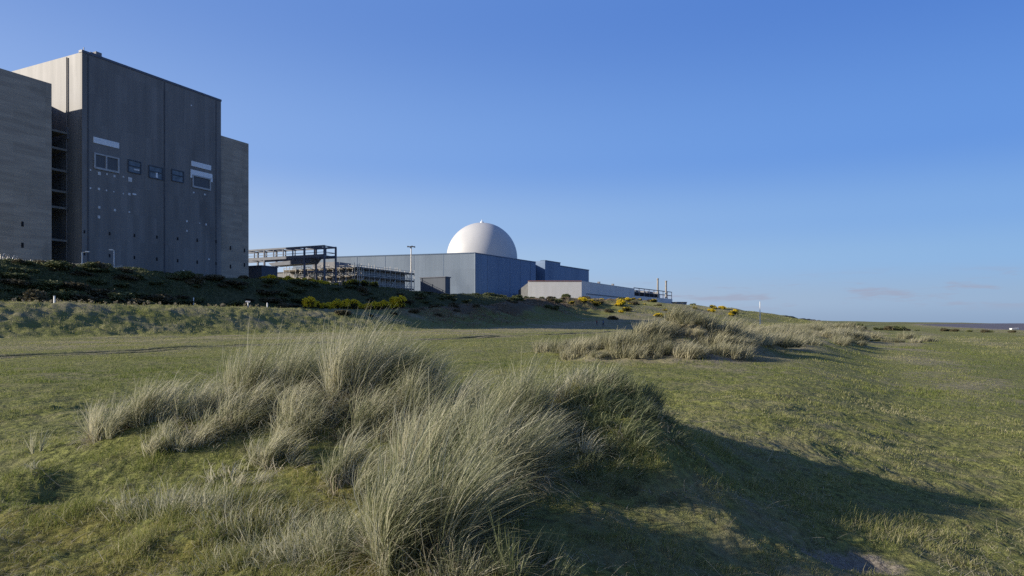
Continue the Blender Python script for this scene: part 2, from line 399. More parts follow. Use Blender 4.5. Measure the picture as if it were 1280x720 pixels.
# ------------------------------------------------------------------ ground sheet
def build_ground():
    th = np.concatenate([np.arange(-180, -46, 4.), np.arange(-46, 46, .092), np.arange(46, 180, 4.)])
    th = np.radians(th)
    rr = [.5]
    while rr[-1] < 9000:
        r = rr[-1]; rr.append(r * (1.04 if r < 3 else 1.0045 if r < 16 else 1.0095))
    rr = np.array(rr)
    R, T = np.meshgrid(rr, th, indexing='ij')
    X, Y = R * np.sin(T), R * np.cos(T)
    x, y = X.ravel(), Y.ravel()
    z = np.concatenate([H(x[i:i + 200000], y[i:i + 200000]) for i in range(0, len(x), 200000)])
    u, v = uv(x, y)
    us = u - 250 * (np.clip(v, 0, None) / 3000) ** 1.6
    rad = np.hypot(x, y)
    # zones of cover
    dry = .15 + .35 * ss(-38, -48, u) * (1 - ss(-70, -76, u)) + .30 * ss(24, 36, us) + .25 * ss(60, 150, v) * (1 - ss(-30, -10, u)) * ss(-72, -66, u)
    dry += .30 * np.exp(-((us - 4.0 - 1.5 * fbm(v / 9, v * 0, 7)) / 2.0) ** 2) * ss(14, 24, v)
    dry += .35 * np.exp(-((us - 15 - 3 * fbm(v / 20, v * 0, 17)) / 2.5) ** 2) * ss(14, 24, v) - .35 * np.exp(-((us - 9.5) / 2.5) ** 2) * ss(14, 24, v) - .3 * np.exp(-((us - 22) / 4.) ** 2)
    dry += .45 * ss(-77, -90, u) * (.5 + .5 * fbm(x / 6, y / 6, 8))
    w = u + 36 + .5 * vn(v / 14, v * 0, 31)
    trk = np.exp(-(w / 2.3) ** 4) * ss(8, 16, v) * (1 - ss(150, 220, v))
    bare = .20 * trk + .9 * ss(37, 42, us) + .42 * G(x, y, 1.95, 6.35, .2, .6, .5) + .75 * G(x, y, 2.78, 5.55, .5, .22, .3) + .5 * G(x, y, 2.6, 10.5, .9, .35)
    bare += .22 * sum(G(x, y, *pxd(px, D), s, s) for px, D, s in ((850, 27.3, 1.1), (880, 26.5, 1.4), (910, 26, 1.2), (770, 31.5, .9), (800, 20, 1.5)))
    dune = sum(G(x, y, *pxd(px, D), s * 1.2, s * 1.5) for px, D, s, a in MID); dry += .6 * np.clip(dune, 0, 1.2); bare += .16 * np.clip(dune, 0, 1.2)
    heath = .9 * ss(-100, -104, u) * (1 - ss(-128, -134, u)) * (.45 + .25 * fbm(x / 9, y / 9, 9)) + .75 * ss(-84, -92, u) * ss(120, 170, v) * (1 - ss(-128, -134, u))
    heath += .35 * ss(700, 900, v) + .6 * G(u, v, -93, 215, 12, 45)
    moss = .55 * (1 - ss(5.0, 9, rad)) * ss(-1.9, -3.0, u) + .25 * (1 - ss(9, 24, rad))
    zone = np.stack([dry, bare, heath, moss], 1)
    scrub = .85 * ss(-102, -106, u) * (1 - ss(-122, -128, u)) * (1 - ss(260, 330, v)) + .6 * G(u, v, -98, 330, 18, 90)
    scrub = scrub + 1.1 * (np.exp(-((w + 1.1) / .75) ** 4) + np.exp(-((w - 1.0) / .6) ** 4)) * ss(8, 16, v) * (1 - ss(150, 220, v))
    dry = dry + .5 * trk; zone[:, 0] = dry
    scrubc = np.stack([scrub, scrub, scrub, scrub * 0 + 1], 1)
    V = np.stack([x, y, z + EYE], 1)
    nr, na = len(rr), len(th)
    i = np.arange(nr - 1)[:, None] * na; k = np.arange(na)[None, :]; k2 = (k + 1) % na
    Fq = np.stack([(i + k), (i + k2), (i + na + k2), (i + na + k)], -1).reshape(-1, 4)[:, ::-1]
    fc = V[Fq].mean(1); fu, fv = uv(fc[:, 0], fc[:, 1]); fus = fu - 250 * (np.clip(fv, 0, None) / 3000) ** 1.6
    fw = fu + 36 + .5 * vn(fv / 14, fv * 0, 31)
    reg = np.zeros(len(Fq), int)
    reg[(fu < -76) & (fv < 900)] = 1
    reg[(np.abs(fw) < 2.0) & (fv > 12) & (fv < 185)] = 2
    reg[fus > 44] = 3
    reg[(fv >= 900) & (fus <= 44)] = 4
    for r, nm in enumerate(('ground', 'embankment', 'track', 'beach', 'far_land')):
        f = Fq[reg == r]
        used = np.unique(f); remap = np.zeros(len(V), int); remap[used] = np.arange(len(used))
        o = mesh_np(nm, V[used], remap[f], M['ground'], smooth=True, attr=zone[used], aname='zone')
        a2 = o.data.color_attributes.new('scrub', 'FLOAT_COLOR', 'POINT'); a2.data.foreach_set('color', scrubc[used].astype(np.float32).ravel())
        props(o, kind='structure')
    # a core under the viewer closes the sheet
    c = np.arange(na)
build_ground()
MB().add([(-30000, -30000, 0), (30000, -30000, 0), (30000, 30000, 0), (-30000, 30000, 0)], [(0, 1, 2, 3)]).build('sea', M['sea'])['kind'] = 'structure'

# ------------------------------------------------------------------ blades
def blades(bx, by, bz, L, out_az, tilt, wind, droop, width, tint, seg=6, waz=(.97, -.22), rng=RNG, curl=0.25):
    """ribbons: arrays per blade -> verts, quads, attribute"""
    n = len(bx)
    P = np.zeros((n, seg + 1, 3)); P[:, 0] = np.stack([bx, by, bz], 1)
    d = np.stack([np.cos(out_az) * np.sin(tilt), np.sin(out_az) * np.sin(tilt), np.cos(tilt)], 1)
    wv = np.array([waz[0], waz[1], 0.])
    jit = rng.normal(0, curl, (n, 3)) * np.array([1, 1, .2])
    for k in range(seg):
        t = (k + .5) / seg
        dd = d + wv * (wind * t ** 1.1)[:, None] + jit * (t ** 1.5) - np.array([0, 0, 1.]) * (droop * t ** 2)[:, None]
        dd /= np.linalg.norm(dd, axis=1, keepdims=True)
        P[:, k + 1] = P[:, k] + dd * (L / seg)[:, None]
    a = rng.uniform(0, math.pi, n)
    side = np.stack([np.cos(a), np.sin(a), np.zeros(n)], 1)
    t = np.linspace(0, 1, seg + 1)
    wd = (np.clip(1 - t, 0, 1) ** .6)[None, :, None] * width[:, None, None] * .5
    wd[:, -1] = width[:, None] * .06
    A = P - side[:, None] * wd; B = P + side[:, None] * wd
    V = np.stack([A, B], 2).reshape(-1, 3)
    base = (np.arange(n) * (seg + 1) * 2)[:, None]
    k = np.arange(seg)[None, :] * 2
    Fq = np.stack([base + k, base + k + 1, base + k + 3, base + k + 2], -1).reshape(-1, 4)
    at = np.zeros((n, seg + 1, 2, 4)); at[..., 0] = tint[:, None, None]; at[..., 1] = t[None, :, None]; at[..., 3] = 1
    return V, Fq, at.reshape(-1, 4)

def tuft(cx, cy, r, L, n, wind=.8, droop=.5, spread=.5, width=.006, ry=None, rng=RNG, flat=False, tint=(.5, .25), seg=6, clumps=7, curl=.18, ground=None):
    """blades of one tussock, gathered in several shoots around (cx,cy)"""
    ry = ry or r
    ca = rng.uniform(0, 2 * math.pi, clumps); cr = np.sqrt(rng.uniform(0, 1, clumps))
    ccx, ccy = cr * np.cos(ca) * r * 1.15, cr * np.sin(ca) * ry * 1.15
    cl = rng.uniform(.66, 1.1, clumps); cw = rng.uniform(.7, 1.35, clumps); ct = rng.normal(0, .16, clumps); cta = rng.uniform(0, 6.28, clumps)
    ci = rng.integers(0, clumps, n)
    bx = ccx[ci] + rng.normal(0, r * .12, n); by = ccy[ci] + rng.normal(0, ry * .12, n)
    oaz = np.arctan2(by, bx) + rng.normal(0, .75, n)
    dist = np.hypot(bx / r, by / ry)
    tilt = np.abs(spread * (.25 + .6 * dist) * rng.uniform(.3, 1.3, n))
    Ls = L * cl[ci] * rng.uniform(.45, 1.08, n) * (1.05 - .25 * dist)
    st = rng.uniform(0, 1, n) < .05; Ls = np.where(st, Ls * rng.uniform(1.0, 1.15, n), Ls); tilt = np.where(st, tilt * .6, tilt)
    lo_ = rng.uniform(0, 1, n) < .12; tilt = np.where(lo_, tilt + rng.uniform(.3, 1.0, n), tilt)
    tn = np.clip(rng.normal(tint[0], tint[1] * 1.25, n) + (rng.uniform(-.25, .25, clumps))[ci], 0, 1)
    X, Y = cx + bx, cy + by
    Z = (H(X, Y) + EYE - .02) if ground is None else np.full(n, ground) - .02
    return blades(X, Y, Z, Ls, oaz, tilt, wind * cw[ci] * rng.uniform(.5, 1.4, n), droop * rng.uniform(.4, 1.5, n), width * 1.45 * rng.uniform(.55, 1.35, n), tn, seg, rng=rng, curl=curl)

def tussock(label, px, D, r, L, n, group='marram tussocks on the near hummock', mat='marram', thatch=.25, name='marram_tussock', **kw):
    cx, cy = pxd(px, D)
    root = thing(name, label, 'grass tussock', (cx, cy, hz(cx, cy) + EYE), group)
    V, Fq, at = tuft(cx, cy, r, L, n, **kw)
    mesh_np('blades', V, Fq, M[mat], root, attr=at)
    nt_ = int(n * thatch)
    if nt_ > 60:
        k2 = dict(kw); k2.update(wind=.5, droop=1.5, spread=1.6, curl=.5)
        V, Fq, at = tuft(cx, cy, r * 1.15, L * .6, nt_, **k2)
        mesh_np('thatch', V, Fq, M['straw'], root, attr=at)
    return root

T = tussock
T('largest front marram tussock, arching over to the right in the centre foreground', 524, 4.45, .22, 1.14, 3000, wind=.72, droop=.6, spread=.45, ry=.3, clumps=14, width=.0055, tint=(.42, .25))
T('dark low marram mass behind the right foot of the largest front tussock', 600, 4.95, .2, 0.62, 900, mat='marram_green', wind=1.0, droop=1.0, spread=.7, clumps=9)
T('dense marram tussock filling the hollow behind the right side of the largest one', 640, 6.0, .30, .72, 1400, wind=.8, droop=.7, spread=.5, clumps=12, tint=(.4, .25))
T('drooping marram tussock with a bleached skirt on the left edge of the shaded flank', 628, 5.65, .26, .86, 1500, wind=.85, droop=.8, spread=.55, clumps=10, tint=(.45, .25), thatch=.4)
T('low drooping marram spilling onto the shaded flank', 690, 6.25, .22, .55, 800, wind=.8, droop=.9, spread=.7, clumps=9, tint=(.45, .3), thatch=.5)
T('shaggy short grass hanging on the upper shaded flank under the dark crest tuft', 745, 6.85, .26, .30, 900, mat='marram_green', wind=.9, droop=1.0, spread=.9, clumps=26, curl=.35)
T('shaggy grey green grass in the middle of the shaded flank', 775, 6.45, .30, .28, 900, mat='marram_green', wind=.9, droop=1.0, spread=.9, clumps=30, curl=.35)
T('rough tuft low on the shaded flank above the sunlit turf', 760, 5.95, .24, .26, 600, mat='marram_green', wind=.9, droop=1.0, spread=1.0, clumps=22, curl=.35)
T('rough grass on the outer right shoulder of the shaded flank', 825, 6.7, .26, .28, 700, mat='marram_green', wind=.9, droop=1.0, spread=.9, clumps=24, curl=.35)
T('bleached marram clump filling the dip between crest and centre tussocks', 545, 7.6, .30, .78, 1300, wind=.8, droop=.6, spread=.5, clumps=10, tint=(.55, .25))
T('low arching marram clump left of the small fan and the dark hollow', 345, 6.7, .24, .5, 800, wind=1.0, droop=.8, spread=.6, clumps=9, tint=(.6, .25))
T('low grey scrubby marram left of the largest front tussock', 420, 4.6, .45, .42, 1300, wind=.6, droop=.7, spread=1.2, clumps=40, width=.004, curl=.4, tint=(.5, .3), ry=.25)
T('short green sprigs of marram at the very bottom edge of the view', 655, 4.2, .20, 0.42, 320, mat='marram_green', wind=.4, droop=.2, spread=.55, clumps=7)
T('small fan of pale marram in front of the dark hollow', 437, 5.75, .14, 0.71, 900, wind=1.1, droop=.75, spread=.5, clumps=6, width=.0055, tint=(.55, .22))
T('pale marram tussock with a brown root crown just behind the largest one', 535, 6.5, .22, 1.0, 1700, wind=.7, droop=.6, spread=.5, clumps=10, tint=(.55, .25))
T('full marram tussock behind the largest one, blades swept right', 600, 6.8, .28, 1.1, 2000, wind=.75, droop=.6, spread=.5, clumps=12)
T('steep marram tussock with one sharply pointed dark tip', 662, 6.75, .13, 1.06, 1100, wind=.5, droop=.5, spread=.45, clumps=7, tint=(.4, .25))
T('tall left hand marram tussock on the crest, seen against the far field', 345, 8.5, .44, 1.2, 3600, wind=.75, droop=.5, spread=.45, clumps=14, ry=.4)
T('marram tussock on the crest filling the gap between the two tallest', 388, 8.8, .30, 1.0, 1700, wind=.8, droop=.55, spread=.5, clumps=10)
T('tallest pale marram tussock on the crest, just left of centre', 447, 8.1, .33, 1.2, 3400, wind=.65, droop=.5, spread=.45, clumps=13, tint=(.55, .25))
T('dark right shoulder of the tallest crest tussock, drooping away from the sun', 492, 8.2, .34, 1.13, 1900, wind=1.25, droop=.8, spread=.5, clumps=10, tint=(.35, .25))
T('spreading mat of bleached marram below the tallest crest tussock', 400, 7.5, .45, 0.7, 1500, wind=1.2, droop=1.0, spread=.7, clumps=14, tint=(.6, .25), ry=.3)
T('bleached marram tussock between the hollow and the crest', 480, 7.3, .36, 0.77, 1300, wind=1.1, droop=.9, spread=.6, clumps=12, ry=.25)
T('leftmost grey marram tussock, standing alone on open turf', 140, 7.7, .22, 0.67, 900, wind=.9, droop=.5, spread=.5, clumps=7, tint=(.65, .25))
T('second grey marram tussock from the left, leaning right', 205, 7.8, .30, 0.7, 1200, wind=1.0, droop=.6, spread=.5, clumps=10, tint=(.65, .25))
T('low bleached marram in front of the second tussock from the left', 235, 7.2, .30, 0.42, 1000, wind=1.2, droop=.8, spread=.6, clumps=9, tint=(.7, .22))
T('bleached marram tussock with blades combed flat to the right', 275, 7.6, .34, 0.64, 1200, wind=1.3, droop=.8, spread=.6, clumps=10, tint=(.65, .25))
T('ragged marram tussock rising towards the left end of the crest', 318, 7.8, .36, 0.7, 1300, wind=1.1, droop=.7, spread=.55, clumps=11, tint=(.6, .25))
T('short dark marram on the rounded top of the right shoulder', 752, 7.35, .30, 0.36, 1000, wind=.7, droop=.5, spread=.7, clumps=13, tint=(.35, .25))
T('green marram tuft on the far right brow of the hummock', 800, 7.2, .20, 0.42, 700, mat='marram_green', wind=.5, droop=.35, spread=.6, clumps=8)
T('straggling short marram running down the left of the rounded shoulder', 712, 7.2, .24, 0.4, 700, wind=.9, droop=.6, spread=.6, clumps=9, tint=(.5, .3))
T('small dry splayed tuft on the shaded flank', 735, 6.15, .06, 0.36, 130, wind=.8, droop=1.1, spread=1.2, clumps=3, tint=(.85, .12), thatch=.1)
T('wispy bleached marram in the lower left corner of the hummock foot', 330, 4.5, .40, .26, 520, wind=.6, droop=.9, spread=1.3, clumps=50, width=.004, curl=.45, tint=(.6, .3), ry=.2)
T('short tangled marram along the bottom edge left of the green sprigs', 585, 4.15, .28, .34, 600, wind=.6, droop=.7, spread=1.1, clumps=25, width=.0045, curl=.4, tint=(.45, .3), ry=.14)
T('thin standing stalks over the mossy hollow, lower left', 215, 5.45, .42, 0.36, 480, wind=.35, droop=.25, spread=1.0, clumps=60, width=.0036, curl=.4, tint=(.65, .25), ry=.22, thatch=.35)
T('thin standing stalks right of the mossy hollow', 280, 5.5, .36, 0.32, 380, wind=.35, droop=.3, spread=1.1, clumps=50, width=.0036, curl=.4, tint=(.55, .3), ry=.22, thatch=.35)
T('single pale broken tuft lying on the short turf at far left', 48, 6.6, .07, 0.2, 90, wind=.6, droop=1.2, spread=1.5, clumps=2, tint=(.95, .06), thatch=.5)
T('lone upright wisp of dead marram at the far left', 45, 7.5, .05, 0.42, 45, wind=.5, droop=.3, spread=.3, clumps=2, tint=(.8, .15), thatch=.1)
T('sparse straw tuft between the hollow and the mossy ground', 300, 6.3, .25, 0.34, 260, wind=1.0, droop=1.0, spread=1.1, clumps=9, tint=(.85, .12), thatch=.5)
T('faded low marram between the front tussock and the mossy ground', 345, 5.0, .5, .30, 750, wind=.6, droop=.8, spread=1.3, clumps=50, width=.004, curl=.45, tint=(.5, .3), ry=.25, thatch=.4)

# turf: short blades too many to count
def turf():
    rng = np.random.default_rng(5)
    parts = []
    for n, r0, r1, amax in ((430000, 3.7, 26, 43), (330000, 24, 150, 42), (190000, 3.7, 9.5, 43)):
        a = np.radians(rng.uniform(-amax, amax, n)); r = np.exp(rng.uniform(math.log(r0), math.log(r1), n))
        x, y = r * np.sin(a), r * np.cos(a); u, v = uv(x, y)
        den = fbm(x / .30, y / .30, 201) * (r < 30) + .6 * fbm(x / 1.1, y / 1.1, 203) * (r < 60) + .7 * fbm(x / 4, y / 3, 204) * ss(12, 30, r)
        keep = den + rng.normal(0, .22, n) > -.14
        bare = .8 * G(x, y, 2.78, 5.55, .5, .22, .3) + .8 * G(x, y, 1.85, 6.25, .22, .75, .5) + .8 * G(x, y, -4.05, 6.12, .45, .14, .1)
        w = u + 36 + .5 * vn(v / 14, v * 0, 31)
        bare = bare + .97 * np.exp(-(w / 2.5) ** 6) * ss(8, 16, v) + .9 * ss(36, 42, u) + ss(-97, -103, u)
        keep &= rng.uniform(0, 1, n) > bare
        tall = np.zeros(n) + (r1 == 9.5)
        if r1 == 9.5: keep &= fbm(x / .45, y / .45, 231) + .5 * fbm(x / 1.6, y / 1.6, 233) + rng.normal(0, .15, n) > .12
        parts.append((x[keep], y[keep], r[keep], den[keep], tall[keep]))
    x, y, r, den, tall = (np.concatenate(q) for q in zip(*parts)); n = len(x)
    z = H(x, y) + EYE - .006
    pat = np.clip(.8 + 1.2 * fbm(x / 1.1, y / 1.1, 215) + .6 * fbm(x / .25, y / .25, 216), .2, 2.1) * (1 + .45 * (1 - ss(6, 11, r)))
    L = (1 + tall * rng.uniform(.2, 1.3, n)) * pat * (.016 + .014 * rng.uniform(0, 1, n) ** 2 + .018 * np.clip(den, 0, 1)) * (.75 + np.minimum(r, 26) * .07 + np.maximum(r - 26, 0) * .022) * (1 + 1.7 * ss(-74, -80, uv(x, y)[0]))
    u, v = uv(x, y)
    dryz = .9 * fbm(x / 2.2, y / 2.2, 207) * (r < 40) + 1.1 * fbm(x / 9, y / 7, 208) + 1.2 * fbm(u / 3.2, v / 22, 209) * ss(14, 24, r) + .5 * np.exp(-((u - 15 - 3 * fbm(v / 20, v * 0, 17)) / 2.5) ** 2) * (v > 14) - .45 * np.exp(-((u - 9.5) / 2.5) ** 2) * (v > 14) + .5 * ss(-38, -46, u) + .35 * ss(60, 120, v) + .3 * ss(26, 36, u)
    tn = np.clip(.36 + .08 * ss(20, 40, r) + .36 * dryz + rng.normal(0, .26, n), 0, 1)
    V, Fq, at = blades(x, y, z, L, rng.uniform(0, 6.28, n), rng.uniform(.1, .9, n), rng.uniform(.1, .7, n), rng.uniform(.1, .6, n), .0032 * (.55 + r * .14), tn, 2, rng=rng, curl=.3)
    props(mesh_np('grass', V, Fq, M['turf'], attr=at), 'short green and straw coloured turf covering the dunes', 'grass', kind='stuff')
    # fallen straw
    n = 26000
    a = np.radians(rng.uniform(-42, 42, n)); r = np.exp(rng.uniform(math.log(3.8), math.log(13), n))
    x, y = r * np.sin(a), r * np.cos(a)
    k = (fbm(x / .8, y / .8, 211) + .5 * (np.exp(-((x + 1) / 2.6) ** 2)) > .10)
    x, y = x[k], y[k]; n = len(x)
    V, Fq, at = blades(x, y, H(x, y) + EYE + .004, np.where(rng.uniform(0, 1, n) < .16, rng.uniform(.08, .32, n), rng.uniform(.02, .08, n)), rng.uniform(0, 6.28, n), rng.uniform(.8, 1.5, n), rng.uniform(.1, 1.0, n), rng.uniform(.6, 1.3, n), rng.uniform(.0025, .0046, n), np.clip(rng.normal(.6, .3, n), 0, 1), 5, rng=rng, curl=.6)
    props(mesh_np('dead_grass', V, Fq, M['straw'], attr=at), 'fallen straw coloured blades scattered over the turf', 'dead grass', kind='stuff')
turf()

# low woody cover of the banks, too dense to count
def bank_cover():
    rng = np.random.default_rng(77)
    def cover(name, label, mat, n, ulo, uhi, vlo, vhi, L, wd, thr, sc, tint=.5, extra=None):
        u = rng.uniform(ulo, uhi, n); v = np.exp(rng.uniform(math.log(vlo), math.log(vhi), n))
        x, y = xy(u, v)
        k = (fbm(x / sc, y / sc, 401) + .5 * fbm(x / (sc * .3), y / (sc * .3), 403) + rng.normal(0, .12, n) > thr) & (y > 20)
        if extra is not None: k &= extra(u, v, rng)
        x, y, u, v = x[k], y[k], u[k], v[k]; n = len(x)
        hgt = L * (.5 + .7 * np.clip(.5 + fbm(x / (sc * .4), y / (sc * .4), 405), 0, 1.3)) * rng.uniform(.5, 1.2, n)
        V, Fq, at = blades(x, y, H(x, y) + EYE - .03, hgt, rng.uniform(0, 6.28, n), rng.uniform(.1, 1.0, n), rng.uniform(.0, .4, n), rng.uniform(.1, .9, n), wd * rng.uniform(.6, 1.5, n), np.clip(rng.normal(tint, .25, n) + .25 * fbm(x / 5, y / 5, 407), 0, 1), 2, rng=rng, curl=.4)
        props(mesh_np(name, V, Fq, M[mat], attr=at), label, name.replace('_', ' '), kind='stuff')
    cover('bramble_cover', 'dark green bramble and rough grass covering the shaded bank', 'scrub_green', 120000, -129, -102, 50, 420, .42, .13, -.25, 9, .42)
    cover('heath', 'brown heather and dead bracken over the low dunes left of the dune marram', 'heather', 130000, -106, -70, 118, 420, .40, .13, -.10, 8, .5, lambda u, v, r: r.uniform(0, 1, len(u)) < ss(-74, -88, u + 0 * v) * ss(115, 150, v))
    cover('dune_grass', 'rough olive and straw grass on the gorse dune below the white building', 'turf', 70000, -104, -8, 225, 460, .42, .16, -.05, 10, .6)
bank_cover()

# marram on the dunes of the middle distance
def mid_marram():
    rng = np.random.default_rng(23)
    protos = []
    spots = []
    for px, D, s, a in MID:
        cx, cy = pxd(px, D)
        k = int((9 if px in (880, 835) else 20) if D < 50 else 26 if D < 80 else 22)
        for _ in range(k):
            x, y = cx + rng.normal(0, s * .95) - .1 * s, cy + rng.normal(0, s * 1.0)
            spots.append((x, y, D))
    for _ in range(14):
        px = rng.uniform(815, 975); spots.append((*pxd(px, rng.uniform(26.5, 30) + max(0, px - 900) * .07), 30))
    for _ in range(90):
        px = rng.uniform(900, 1055); D = rng.uniform(36, 60) + max(0, px - 900) * .45; spots.append((*pxd(px, D), D))
    pick = sorted(rng.permutation(len(spots))[:285]); spots = [spots[q] for q in pick]
    near_label = 'pale marram tussock among many on the dune ridge right of centre'
    grp = 'marram tussocks on the dune ridge beyond the turf'
    for q in range(6):
        rg = np.random.default_rng(100 + q)
        root = thing('dune_marram', near_label, 'grass tussock', (0, 0, 0), grp)
        V, Fq, at = tuft(0, 0, .55, .82, 620, wind=.55 + .12 * q, droop=.45, spread=.6, width=.015, clumps=12, rng=rg, ground=0, seg=4, tint=([.25, .5, .65, .8, .35, .55][q], .28))
        mesh_np('blades', V, Fq, M['marram_far'], root, attr=at)
        protos.append(root)
    for i, (x, y, D) in enumerate(spots):
        p = protos[i % 6]
        sc = rng.uniform(.6, 1.35) * (1 if D < 60 else 1.35)
        loc = (x, y, hz(x, y) + EYE - .03)
        if i < 6: p.location = loc; p.scale = (sc, sc, sc)
        else: dup(p, loc, rng.uniform(-.5, .5), (sc * rng.uniform(.9, 1.3), sc, sc * rng.uniform(.85, 1.1)))
mid_marram()

# ------------------------------------------------------------------ bushes
def leaf_cloud(rng, n, rx, ry, rz, size, lobes=9, shell=.55, top=False):
    la = rng.uniform(0, 6.28, lobes); lr = rng.uniform(.1, .75, lobes); lz = rng.uniform(.15, .75, lobes); ls = rng.uniform(.30, .50, lobes)
    li = rng.integers(0, lobes, n)
    d = rng.normal(0, 1, (n, 3)); d /= np.linalg.norm(d, axis=1, keepdims=True)
    if top: d[:, 2] = np.abs(d[:, 2]); 
    rad = (shell + (1 - shell) * rng.uniform(0, 1, n)) * rng.uniform(.8, 1.15, n)
    P = d * (rad * ls[li])[:, None]
    P[:, 0] += np.cos(la[li]) * lr[li]; P[:, 1] += np.sin(la[li]) * lr[li]; P[:, 2] += lz[li]
    P[:, 2] = np.abs(P[:, 2])
    P *= np.array([rx, ry, rz])
    a = rng.normal(0, 1, (n, 3)); a /= np.linalg.norm(a, axis=1, keepdims=True)
    b = np.cross(a, rng.normal(0, 1, (n, 3))); b /= np.linalg.norm(b, axis=1, keepdims=True)
    s = (size * rng.uniform(.6, 1.4, n))[:, None]
    V = np.stack([P - a * s - b * s * .35, P + a * s - b * s * .2, P + a * s * 1.1 + b * s * .25, P - a * s + b * s * .35], 1).reshape(-1, 3)
    Fq = np.arange(n * 4).reshape(-1, 4)
    at = np.ones((n, 4, 4)); at[..., 0] = rng.uniform(0, 1, n)[:, None]
    return V, Fq, at.reshape(-1, 4)

def stems(rng, rx, ry, rz):
    mb = MB()
    for k in range(5):
        a = rng.uniform(0, 6.28); mb.bar((0, 0, -.3), (math.cos(a) * rx * .5, math.sin(a) * ry * .5, rz * .6), .07, n=5)
    return mb

def bush_proto(name, cat, seed, mat, rx, ry, rz, n, size, flowers=0):
    rng = np.random.default_rng(seed)
    root = thing(name, 'x', cat, (0, 0, 0))
    V, Fq, at = leaf_cloud(rng, n, rx, ry, rz, size); mesh_np('foliage', V, Fq, M[mat], root, attr=at)
    stems(rng, rx, ry, rz).build('stem', M['bark'], root)
    if flowers:
        rng = np.random.default_rng(seed)
        V, Fq, at = leaf_cloud(rng, flowers, rx * 1.03, ry * 1.03, rz * 1.05, size * .85, shell=.9, top=True); mesh_np('blossom', V, Fq, M['blossom'], root, attr=at)
    return root

GORSE = [bush_proto('gorse_bush', 'gorse', 300 + q, 'gorse', 1.5, 1.3, 1.6, 1700, .13, [2400, 1500, 300, 1500][q]) for q in range(4)]
SCRUB = [bush_proto('scrub_bush', 'bush', 330 + q, ['scrub', 'scrub_green'][q % 2], 1.5, 1.3, 1.1, 1500, .13) for q in range(4)]
TWIG = [bush_proto('dead_stalks', 'plant', 350 + q, 'scrub', .35, .3, .75, 160, .05) for q in range(2)]
for p in TWIG: p.children[0].data.materials[0] = M['straw']
_used = set()
def plant(kind, q, x, y, sc, label, group, sz=1., zoff=-.12, rot=None):
    p = kind[q % len(kind)]
    loc = (x, y, hz(x, y) + EYE + zoff)
    rot = random.uniform(0, 6.28) if rot is None else rot
    if p.name not in _used:
        _used.add(p.name); p.location = loc; p.rotation_euler.z = rot; p.scale = (sc, sc, sc * sz); props(p, label, None, group); return p
    return dup(p, loc, rot, (sc, sc, sc * sz), label, group)

def on_u(px, u):
    k = (px - 640) / F; D = u / (UX * k + UY); return (k * D, D)

# gorse along the foot of the tall bank (in full flower), on its crest and on the slope to the right
for i in range(13):
    x, y = on_u(388 + i * 9 + random.uniform(-3, 3), -97 - random.uniform(0, 5))
    plant(GORSE, [0, 3, 1][i % 3], x, y, random.uniform(1.0, 1.35) * (1.2 if i in (4, 5, 12) else 1), 'yellow flowering gorse in the bright row at the foot of the shaded bank', 'gorse row below the bank', .95)
for i in range(11):
    x, y = on_u(332 + i * 8.5 + random.uniform(-3, 3), -123 - random.uniform(0, 3))
    plant(GORSE, [1, 0, 2, 3][i % 4], x, y, random.uniform(.85, 1.25), 'flowering gorse on the bank crest under the steel gantry', 'gorse on the bank crest by the gantry', .8)
for i, px in enumerate((434, 444, 456, 466)):
    x, y = on_u(px, -121); plant(GORSE, 2, x, y, 1.2, 'dark gorse with few flowers on the crest before the scaffolding', 'gorse before the scaffolding', .9)
for i in range(34):
    px = random.uniform(700, 925); D = random.uniform(235, 345)
    x, y = pxd(px, D)
    plant(GORSE, [2, 2, 3, 2, 1][i % 5], x, y, random.uniform(.8, 1.5), 'gorse scattered on the dune slope below the white building', 'gorse on the slope below the white building', .75)
for i in range(40):
    px = random.uniform(620, 900); D = random.uniform(215, 350)
    x, y = pxd(px, D)
    plant(SCRUB, i, x, y, random.uniform(1.1, 2.2), 'dark low scrub bush on the slope below the dome and white building', 'scrub on the slope below the dome', .7)
for i, px in enumerate(np.linspace(596, 725, 15)):
    x, y = on_u(px + random.uniform(-4, 4), -121 - random.uniform(0, 4))
    plant(SCRUB, 1 + 2 * (i % 2), x, y, random.uniform(1.2, 2.2), 'dark evergreen bush on the bank crest before the blue hall', 'bushes before the blue hall', .9)
for i in range(30):
    x, y = on_u(random.uniform(5, 330), -random.uniform(117, 126))
    plant(SCRUB, i, x, y, random.uniform(.6, 1.2), 'low brown scrub bush on the crest of the shaded bank', 'scrub along the bank crest', .65)
for i in range(120):
    x, y = on_u(random.uniform(2, 590), -random.uniform(105, 119))
    plant(SCRUB, [1, 3, 1, 0, 3, 2][i % 6], x, y, random.uniform(.9, 2.5), 'dark scrub bush on the shaded face of the tall bank', 'scrub on the shaded bank face', random.uniform(.28, .6))
for px, u_, s_, lb in ((122, -118, 1.5, 'round brown scrub bush breaking the skyline beside the two lamp posts'), (244, -116, 1.7, 'largest round scrub bush on the crest before the dark reactor block'),
                       (38, -104, 1.9, 'pale brown scrub mound at the foot of the shaded bank, far left'), (352, -104, 1.5, 'brown scrub mound at the foot of the bank left of the gorse row'),
                       (452, -116, 1.7, 'pale rounded scrub mound on the bank below the scaffolding')):
    x, y = on_u(px, u_); plant(SCRUB, 0 if px != 244 else 2, x, y, s_, lb, 'scrub mounds', .9)
for i in range(30):
    x, y = on_u(random.uniform(420, 720), -random.uniform(88, 104))
    plant(SCRUB, 0 if i % 3 else 2, x, y, random.uniform(.7, 1.5), 'brown heath clump on the low dunes left of the dune marram', 'heath clumps on the low dunes', .6)
